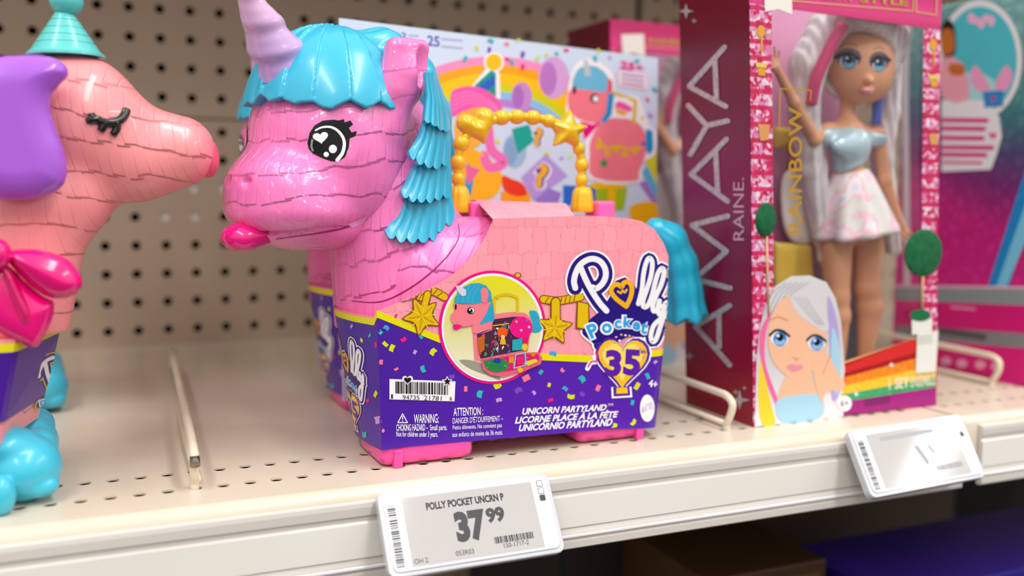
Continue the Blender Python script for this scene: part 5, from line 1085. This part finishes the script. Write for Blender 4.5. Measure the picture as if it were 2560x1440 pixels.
# ------------------------------------------------------------------ the doll and its spare outfit
DOLL = thing('fashion_doll', 'silver haired doll in pale blue top and pastel skirt inside the front red box', 'doll', (515, 38, 0), 'dolls inside the dark red boxes')
q = lambda x, y, yy=34.: onY(x, y, yy); SKIN = plastic('#E0A27C', .42, 0)
PX = .252
def chain(X, Y, Z, pts, k=3):
    d = None
    for i in range(len(pts)-1):
        c = cap(X, Y, Z, pts[i][0], pts[i+1][0], pts[i][1], pts[i+1][1]); d = c if d is None else smin(d, c, k)
    return d
def doll_sdf(X, Y, Z):
    h = q(2150, 150); d = ell(X, Y, Z, h, (23.5, 22, 24)); d = smin(d, ell(X, Y, Z, q(2162, 205, 30), (17, 15, 14)), 8); d = smin(d, ell(X, Y, Z, q(2174, 202, 14), (2.2, 3., 2.6)), 3)
    d = smin(d, ell(X, Y, Z, q(2168, 228, 16), (5, 3, 2.6)), 2.5)
    d = smin(d, chain(X, Y, Z, [(q(2120, 250, 40), 5.), (q(2118, 312, 40), 5.2)]), 4)
    d = smin(d, chain(X, Y, Z, [(q(2075, 328, 40), 6.), (q(2175, 335, 40), 6)]), 6)
    d = smin(d, chain(X, Y, Z, [(q(2120, 345, 40), 11), (q(2122, 440, 40), 9.5), (q(2128, 560, 40), 15)]), 8)
    leg = chain(X, Y, Z, [(q(2168, 580, 40), 11), (q(2168, 720, 40), 8.4), (q(2174, 770, 40), 8.6), (q(2160, 905, 40), 5)]); l2 = chain(X, Y, Z, [(q(2092, 590, 42), 11), (q(2092, 740, 42), 8.2), (q(2094, 790, 42), 8.2), (q(2092, 920, 42), 5)])
    d = smin(d, np.minimum(leg, l2), 3)
    # feet
    d = smin(d, chain(X, Y, Z, [(q(2160, 912, 40), 5), (q(2166, 938, 24), 4)]), 3); d = smin(d, chain(X, Y, Z, [(q(2092, 925, 42), 5), (q(2096, 945, 28), 4)]), 3)
    a1 = chain(X, Y, Z, [(q(2062, 328, 40), 4.8), (q(2036, 348, 36), 4.4), (q(1985, 255, 30), 3.6), (q(1940, 168, 26), 2.7)]); a2 = chain(X, Y, Z, [(q(2195, 335, 40), 4.8), (q(2212, 450, 38), 4.2), (q(2252, 560, 34), 2.7)])
    d = smin(d, np.minimum(a1, a2), 3)
    for (bx, by, by2), tips in (((1938, 166, 26), [(1915, 130), (1924, 120), (1936, 116), (1948, 124)]), ((2255, 566, 34), [(2258, 602), (2267, 600), (2275, 594), (2280, 584)])):
        d = smin(d, ell(X, Y, Z, q(bx, by, by2), (3.2, 2., 4.2)), 1.5)
        for i, t_ in enumerate(tips): d = smin(d, chain(X, Y, Z, [(q(bx+(i-1.5)*4, by, by2), 1.), (q(t_[0], t_[1], by2-1), .8)]), .6)
        d = smin(d, chain(X, Y, Z, [(q(bx, by, by2), 1.), (q(bx-14, by+6, by2-4), .8)]), .6)
    return d
dv2, dq2 = sdf_mesh(doll_sdf, (418, 2, 2), (560, 64, 252), .9); BODY = mk('body', dv2, dq2, SKIN, DOLL, True)
PDL = P_mesh(dv2, dq2); pr = Print(PDL, 10, .15)
def deye(x, y, rx, ry, sd):
    pr.disc((x+1, y-8), rx+9, ry+5, ink('#6E5568', .4), 1, 22); pr.disc((x, y+2), rx, ry-2, W, 2, 22); pr.disc((x+1, y+1), rx*.86, ry*.98, ink('#2F5E9C', .2), 2.4, 20); pr.disc((x+1, y+9), rx*.6, ry*.45, ink('#6FBEDD', .2), 2.6, 16); pr.disc((x+1, y-3), rx*.46, ry*.55, KB, 2.8, 14); pr.disc((x-4, y-7), 3, 3, W, 3.4, 8)
    if sd < 0: pr.stroke([(x-rx-16, y-8), (x-rx*.6, y-ry+4), (x+rx*.3, y-ry+1), (x+rx, y-6)], 10, KB, 3, 4)
    else: pr.stroke([(x-rx, y-6), (x-rx*.3, y-ry+1), (x+rx*.6, y-ry+3), (x+rx+9, y-10)], 9, KB, 3, 4)
deye(2122, 152, 22, 19, -1); deye(2197, 160, 16, 18, 1)
pr.stroke([(2096, 118), (2118, 108), (2142, 114)], 5, ink('#C08A6A', .4), 1, 4); pr.stroke([(2184, 122), (2200, 118), (2210, 124)], 4, ink('#C08A6A', .4), 1, 4)
pr.poly([(2148, 226), (2158, 218), (2166, 221), (2174, 218), (2182, 225), (2168, 238), (2156, 235)], ink('#DB8C94', .25), 2, 3); pr.stroke([(2148, 226), (2166, 228), (2182, 225)], 2, ink('#A85A68', .3), 2.3)
pr.build('face_paint', BODY, 'painted blue eyes and pink lips')
HAIRM = noise_mat('silver_hair', '#CFC6CC', '#F0EAEC', 60., .38, .7, stretch=(3, 3, .5))
def hair_sdf(X, Y, Z):
    h = q(2140, 140, 38); d = ell(X, Y, Z, h, (29, 27, 30)); d = smax(d, -ell(X, Y, Z, q(2158, 172, 18), (24, 26, 25.)), 3)
    d = smin(d, chain(X, Y, Z, [(q(2060, 70, 32), 11), (q(2020, 160, 34), 12), (q(2008, 270, 40), 10), (q(2030, 420, 48), 9), (q(2070, 640, 50), 7), (q(2100, 690, 50), 4)]), 9)
    d = smin(d, chain(X, Y, Z, [(q(2110, 30, 20), 8), (q(2190, 42, 12), 8), (q(2240, 90, 20), 8), (q(2245, 140, 30), 5)]), 7)
    d = smin(d, chain(X, Y, Z, [(q(2225, 170, 44), 8), (q(2218, 280, 48), 8), (q(2205, 400, 48), 7), (q(2235, 620, 50), 6)]), 6)
    return d-.8*np.sin((X+Z*.25)*1.1)*.6
V, Q = sdf_mesh(hair_sdf, (432, 0, 60), (560, 68, 256), 1.); mk('hair', V, Q, HAIRM, DOLL, True, label='long silver hair')
for pth, c, r in (([(2108, 60, 12), (2075, 120, 16), (2040, 200, 22), (2028, 260, 28)], '#D8447E', 3.8), ([(2200, 190, 30), (2196, 240, 32), (2190, 310, 34)], '#4A64C4', 3.2)):
    b = MB(); b.tube(crv([q(*p) for p in pth], 6), r, 10); b.build('hair_streak', noise_mat('hair_dye_'+c.strip('#'), c, c, 50., .4), DOLL, True, 'dyed strand')
TOPM = noise_mat('satin_blue', '#AFCFDC', '#C4DEE8', 30., .22, metallic=.15)
def top_sdf(X, Y, Z):
    d = chain(X, Y, Z, [(q(2122, 358, 39), 14), (q(2124, 425, 39), 10.8)]); d = smin(d, chain(X, Y, Z, [(q(2062, 340, 39), 7.2), (q(2190, 344, 39), 7.2)]), 5); d = smin(d, ell(X, Y, Z, q(2126, 366, 30), (15, 5, 7)), 5)
    d = smax(d, Z-(q(2120, 316, 30)[2]+np.abs(X-q(2120, 316, 30)[0])*-.12), 1); return smax(d, q(2120, 432, 30)[2]+np.abs(X-q(2120, 432, 30)[0])*.55-Z, 1)
V, Q = sdf_mesh(top_sdf, (460, 8, 130), (552, 62, 200), .9); mk('top', V, Q, TOPM, DOLL, True, label='pale blue satin top')
def irid():
    m, nt, bs = bsdf('pastel_tulle'); L = nt.links.new; tc = N(nt, 'ShaderNodeTexCoord'); n1 = N(nt, 'ShaderNodeTexNoise'); n1.inputs['Scale'].default_value = 55; n1.inputs['Detail'].default_value = 3; L(tc.outputs['Object'], n1.inputs['Vector'])
    r = N(nt, 'ShaderNodeValToRGB'); cr = r.color_ramp
    for _ in range(4): cr.elements.new(.5)
    for e_, (p, c) in zip(cr.elements, ((.28, '#E2C6D8'), (.4, '#F2DCE0'), (.48, '#D9E4DC'), (.54, '#F4B8CE'), (.62, '#EFE9EC'), (.75, '#CFC8E4'))): e_.position = p; e_.color = lin(c)
    L(n1.outputs['Fac'], r.inputs[0]); L(r.outputs[0], bs.inputs['Base Color']); bs.inputs['Roughness'].default_value = .35; bs.inputs['Sheen Weight'].default_value = .3; return m
sk0, sk1 = q(2126, 425, 40), q(2140, 585, 40); b = MB()
hgt = sk0[2]-sk1[2]; prof = [(11.5, hgt), (15, hgt*.86), (19, hgt*.62), (23, hgt*.36), (27.5, hgt*.08), (29, 0), (27, .3), (18, hgt*.5), (10, hgt*.95)]
b.lathe(prof, sk1, sk0-sk1, 64, flute=lambda th, h: (.07*math.sin(9*th)+.04*math.sin(5*th+1))*max(0, 1-h/hgt)); b.build('skirt', irid(), DOLL, True, 'flared pastel skirt')
OUT = thing('spare_outfit', 'yellow and white spare outfit packed beside the doll in the front red box', 'doll outfit', (440, 60, 0), 'spare outfits in the dark red boxes')
puff('jacket', [(1958, 440), (1985, 420), (2030, 430), (2050, 480), (2048, 560), (2030, 605), (1985, 606), (1960, 570), (1952, 500)], 65.5, 3, 6, noise_mat('white_cloth', '#EDE6DE', '#F6F1EA', 40, .7, .4), OUT, 1.2)
puff('skirt', [(1932, 604), (2028, 612), (2034, 720), (2034, 800), (1935, 800)], 65.5, 3, 5, noise_mat('yellow_cloth', '#E4BF3A', '#F0D055', 50, .6, .4), OUT, 1.2, curve=False)
puff('collar', [(1934, 318), (1998, 322), (1998, 372), (1936, 372)], 65, 3.5, 4, bpy.data.materials['yellow_cloth'], OUT, 1., curve=False)
puff('trim', [(2024, 330), (2040, 360), (2046, 420), (2030, 450), (2014, 400)], 66, 3, 4, plastic('#D9627E', .5), OUT, 1.)
b = MB(); b.box((436, 69, 40), (441, 71, 215)); b.build('hanger', plastic('#D8CFC4', .5), OUT)
# a second box of the same kind behind, with its doll
for r_, lb in ((BOX, 'second dark red doll box standing behind, white ribbon on its pink header'), (DOLL, 'doll in the rear dark red box, an arm seen in the gap'), (OUT, 'spare outfit in the rear dark red box')):
    c_ = copy_tree(r_); c_.location = r_.location+Vector((23., 204, 0))*S; c_['label'] = lb
# ------------------------------------------------------------------ mermaid doll box turned side-on at the right
MB_ = thing('mermaid_box', 'wide teal and magenta doll box with a round sticker, at the right edge', 'doll box', (760, 90, 0))
xf, y0, y1, H = 666., 24., 157., 291.
m, nt, bs = bsdf('scale_print'); L = nt.links.new; tc = N(nt, 'ShaderNodeTexCoord'); sx = N(nt, 'ShaderNodeSeparateXYZ'); L(tc.outputs['Object'], sx.inputs[0])
no = N(nt, 'ShaderNodeTexNoise'); no.inputs['Scale'].default_value = 9; L(tc.outputs['Object'], no.inputs['Vector'])
zz = math_n(nt, 'ADD', sx.outputs[2], math_n(nt, 'ADD', math_n(nt, 'MULTIPLY', math_n(nt, 'SUBTRACT', no.outputs['Fac'], .5), .05), math_n(nt, 'MULTIPLY', sx.outputs[1], -.25)))
mr = N(nt, 'ShaderNodeMapRange'); L(zz, mr.inputs[0]); mr.inputs[1].default_value = .06; mr.inputs[2].default_value = .29; rp = N(nt, 'ShaderNodeValToRGB'); cr = rp.color_ramp
for _ in range(4): cr.elements.new(.5)
for e_, (p, c) in zip(cr.elements, ((0, '#D4248C'), (.3, '#C0227E'), (.45, '#7A2A72'), (.55, '#4E4A78'), (.68, '#3F7F84'), (1, '#7FB4B0'))): e_.position = p; e_.color = lin(c)
vo = N(nt, 'ShaderNodeTexVoronoi'); vo.inputs['Scale'].default_value = 110; vo.feature = 'DISTANCE_TO_EDGE'; L(tc.outputs['Object'], vo.inputs['Vector']); L(mr.outputs[0], rp.inputs[0])
mx = N(nt, 'ShaderNodeMixRGB'); mx.blend_type = 'OVERLAY'; mx.inputs[0].default_value = .45; L(rp.outputs[0], mx.inputs[1]); L(math_n(nt, 'ADD', .35, math_n(nt, 'MULTIPLY', vo.outputs['Distance'], 1.2)), mx.inputs[2]); L(mx.outputs[0], bs.inputs['Base Color']); bs.inputs['Roughness'].default_value = .3
b = MB(); b.box((xf, y0, .4), (900, y1, H)); bx_ = b.build('carton', m, MB_); bevel(bx_, 2.5, 3)
PRX = P_plane((xf, 0, 0), (-1, 0, 0)); pr = Print(PRX, 60, .12); ZW = lambda x, y: (2200+x/1.439, y/1.439); pr.tf = ZW; pr.ml = 60
MGT = ink('#D8107C', .35); WW = ink('#EFEDF2', .35)
pr.stroke([(98, 1230), (96, 700), (92, 300), (98, 130), (120, 60), (160, 36)], 22, ink('#D9D6DE', .35), 1, 4)
pr.disc((360, 215), 152, 214, WW, 2, 44); pr.disc((360, 215), 134, 192, ink('#4FC3D0', .35), 2.3, 40); pr.disc((330, 330), 100, 70, ink('#A8E0E4', .35), 2.5, 30)
pr.poly([(222, 100), (245, 70), (270, 100), (272, 190), (240, 210), (222, 180)], ink('#2A1C18', .4), 3, 3); pr.poly([(225, 110), (262, 110), (268, 180), (235, 200), (222, 170)], ink('#C8702E', .4), 3.2, 3); pr.poly([(224, 210), (300, 230), (320, 360), (222, 350)], ink('#F0A8B8', .4), 3.1, 2); pr.poly([(250, 230), (305, 235), (300, 270), (255, 268)], ink('#C8702E', .4), 3.3, 2)
pr.stroke([(305, 245), (372, 150)], 5, ink('#58B4D8', .4), 3, 0); pr.poly([(325, 280), (345, 235), (385, 290), (395, 330), (350, 325)], ink('#F2A2CC', .4), 3, 3); pr.poly([(415, 300), (455, 235), (478, 270), (460, 320), (425, 335)], ink('#F2A2CC', .4), 3, 3); pr.poly([(370, 330), (445, 325), (445, 382), (378, 388)], ink('#2A8CCC', .4), 3.2); pr.poly(heart_pts((408, 358), 20, 18), MGT, 3.5)
[pr.disc((330+18*k, 66+(k % 3)*9), 13, 20-(k % 2)*6, ink('#F2B8D8', .4), 3, 14) for k in range(5)]
pr.poly([(222, 360), (330, 358), (395, 365), (430, 420), (440, 490), (420, 560), (400, 610), (222, 618)], WW, 2.8, 0)
for k, (y, x1) in enumerate(((432, 385), (462, 375), (496, 370), (530, 405), (556, 380), (584, 365))): pr.stroke([(228, y), (x1, y+2)], 16 if k < 5 else 9, MGT, 3.2, 0)
pr.poly(heart_pts((407, 490), 30, 24), ink('#E8388C', .4), 3.4)
pr.poly([(388, 1030), (462, 1036), (540, 800), (540, 560)], ink('#1E8CD2', .25), 2); pr.poly([(420, 1030), (455, 1034), (540, 830), (540, 690)], ink('#7CCDF0', .25), 2.3)
pr.poly([(60, 1024), (540, 1030), (540, 1040), (60, 1034)], ink('#E9B7D0', .35), 2.4); pr.poly([(60, 1034), (540, 1040), (540, 1100), (60, 1080)], ink('#8D9A9C', .35), 2.4)
pr.poly([(60, 1080), (540, 1100), (540, 1200), (60, 1170)], MGT, 2.4); pr.poly([(60, 1170), (540, 1200), (540, 1255), (60, 1215)], ink('#87878C', .35), 2.4); pr.poly([(60, 1215), (540, 1255), (540, 1420), (60, 1300)], MGT, 2.4)
pr.stroke([(258, 1105), (342, 1112)], 7, ink('#F0A8CC', .35), 2.7, 0); pr.stroke([(225, 1190), (372, 1212)], 26, ink('#5E5560', .35), 2.7, 0)
for x, y in ((238, 1300), (295, 1308), (362, 1312), (420, 1318)): pr.disc((x, y), 20, 16, ink('#F0A4C8', .35), 2.7, 14)
pr.build('side_print', bx_, 'sticker, fish scale picture and pink bands')
# ------------------------------------------------------------------ electronic price labels on the rail
def price_label(lab, TL, TR, yf, text=None, seed=1):
    """TL / TR: pixels of the top corners, on the plane y = -40"""
    tl, tr = onY(*TL, yf), onY(*TR, yf); dn = np.array([0, -22., -34.]); ex = tr-tl; ex /= np.linalg.norm(ex); ey = dn/np.linalg.norm(dn); nn = np.cross(ey, ex); nn /= np.linalg.norm(nn)
    if nn[1] > 0: nn = -nn
    Wd, Hd = 90.5, 41.
    root = thing('price_label', lab, 'price label', tl-nn*7+ey*41, 'electronic price labels on the rail')
    def rr(x0, y0, x1, y1, r, n=6):
        o = []
        for cx, cy, a in ((x1-r, y0+r, -90), (x1-r, y1-r, 0), (x0+r, y1-r, 90), (x0+r, y0+r, 180)):
            for k in range(n+1): t = math.radians(a+90*k/n); o.append((cx+r*math.cos(t), cy+r*math.sin(t)))
        return o
    def slab(name, poly, d0, d1, mat, parent, lb=None, bv=0, poly2=None):
        p2 = poly2 or poly; n = len(poly); v = [tl+ex*x+ey*y+nn*d0 for x, y in poly]+[tl+ex*x+ey*y+nn*d1 for x, y in p2]
        o = mk(name, v, [tuple(range(n)), tuple(range(2*n-1, n-1, -1))]+[(i, n+i, n+(i+1) % n, (i+1) % n) for i in range(n)], mat, parent, False, label=lb)
        if bv: bevel(o, bv, 3, 50)
        return o
    WP = plastic('#DADADF', .14, .2)
    slab('clear_rim', rr(0, 0, Wd, Hd, 4), -5.5, -.2, plastic('#CBCCD4', .12, .5), root, 'glassy outer rim', .8)
    body = slab('case', rr(2.2, 2, Wd-2.2, Hd-2.2, 3.4), -4, .5, WP, root, 'white plastic case', .5)
    slab('screen', rr(11.5, 4.3, 79.5, 37.2, .5), .3, .56, noise_mat('e_paper', '#B9B6B6', '#BFBCBC', 8., .07), root, 'grey paper-like screen')
    b = MB()
    hook = [(30, 2), (60, 2), (60, 12), (30, 12)]
    slab('rail_clip', hook, -7.2, -4, plastic('#C9CAD0', .3), root)
    P = Print(lambda x, y: (tl+ex*x+ey*y+nn*.58, nn), 30, .03); KI = ink('#3A393E', .4); KT = ink('#1B1A1D', .4)
    P.bars((3.9, 36.5), (3.9, 6.8), (7.9, 6.8), (7.9, 36.5), 34, KT, 1, seed)
    for yy, m_ in ((5.6, ink('#DADADD')), (9.4, ink('#E9E9EC')), (13., KI)): P.poly(rr(82.6, yy-1.6, 85.8, yy+1.6, .6, 3), ink('#77777D', .3), 1); P.poly(rr(82.9, yy-1.3, 85.5, yy+1.3, .4, 3), m_, 2)
    if text:
        P.text(text[0], (23, 8), (63.5, 8), (63.5, 11.7), (23, 11.7), KT, 2, .035); P.text(text[1], (35.6, 14.3), (51.6, 14.3), (51.6, 29.5), (35.6, 29.5), KI, 2, .06); P.text(text[2], (52.3, 14.5), (62, 14.5), (62, 22), (52.3, 22), KI, 2, .05)
        P.text(text[3], (12.6, 33.6), (19.3, 33.6), (19.3, 36), (12.6, 36), KI, 2); P.text(text[4], (33.4, 32.8), (42.6, 32.8), (42.6, 35.2), (33.4, 35.2), KI, 2); P.text(text[5], (58.3, 32.6), (71.5, 32.6), (71.5, 34.8), (58.3, 34.8), KI, 2)
        P.bars((54, 29), (75, 29), (75, 32.2), (54, 32.2), 30, KT, 2, seed+4)
    else:
        LG = ink('#A3A3A8', .35); P.stroke([(22, 8), (62, 8)], 2.4, LG, 2, 0); P.bars((54, 29), (75, 29), (75, 32.2), (54, 32.2), 30, LG, 2, 3); P.stroke([(46, 17), (49, 26)], 3.2, LG, 2, 0); P.stroke([(55, 17), (57, 21)], 2., LG, 2, 0)
    P.build('label_print', body, 'printed bars and lettering')
    return root
price_label('white price label reading 37 99 on the rail below the unicorn', (940, 1232), (1372, 1179), -38.5, ['POLLY POCKET UNCRN P', '37', '99', 'OH 2', '053R03', '150-1717-2'], 2)
price_label('white price label catching a bright reflection, below the dark red doll box', (2118, 1077), (2385, 1036), -40., None, 5)
# ------------------------------------------------------------------ boxes in the shade on the lower shelf
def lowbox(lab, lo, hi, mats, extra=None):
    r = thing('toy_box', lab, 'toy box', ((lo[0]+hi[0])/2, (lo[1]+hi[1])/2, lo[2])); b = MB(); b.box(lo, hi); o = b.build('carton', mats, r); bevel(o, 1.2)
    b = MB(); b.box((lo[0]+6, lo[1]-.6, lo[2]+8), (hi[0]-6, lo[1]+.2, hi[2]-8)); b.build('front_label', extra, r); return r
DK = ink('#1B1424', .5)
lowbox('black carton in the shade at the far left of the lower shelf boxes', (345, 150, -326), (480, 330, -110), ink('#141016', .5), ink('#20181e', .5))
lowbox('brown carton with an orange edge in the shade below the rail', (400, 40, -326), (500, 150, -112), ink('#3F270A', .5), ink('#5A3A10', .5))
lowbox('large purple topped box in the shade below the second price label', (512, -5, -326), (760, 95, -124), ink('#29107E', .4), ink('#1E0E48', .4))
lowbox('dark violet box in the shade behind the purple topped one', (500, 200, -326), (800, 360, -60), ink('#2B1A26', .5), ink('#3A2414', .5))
UNI2 = copy_tree(UNI); UNI2.location = UNI.location+Vector((15, 134, 0))*S; UNI2['label'] = 'second pink toy unicorn standing behind, its purple sleeve peeking out at the left'
# its head is turned a little more towards the aisle
RT = Matrix.Translation(Vector((195-240, 0, 0))*S) @ Matrix.Rotation(math.radians(12), 4, 'Z') @ Matrix.Translation(Vector((240-195, 0, 0))*S)
for o in list(UNI2.children):
    if o.name.split('.')[0] in ('head', 'eye', 'tongue', 'mouth_line', 'bangs', 'horn', 'ear', 'mane'): o.matrix_basis = RT
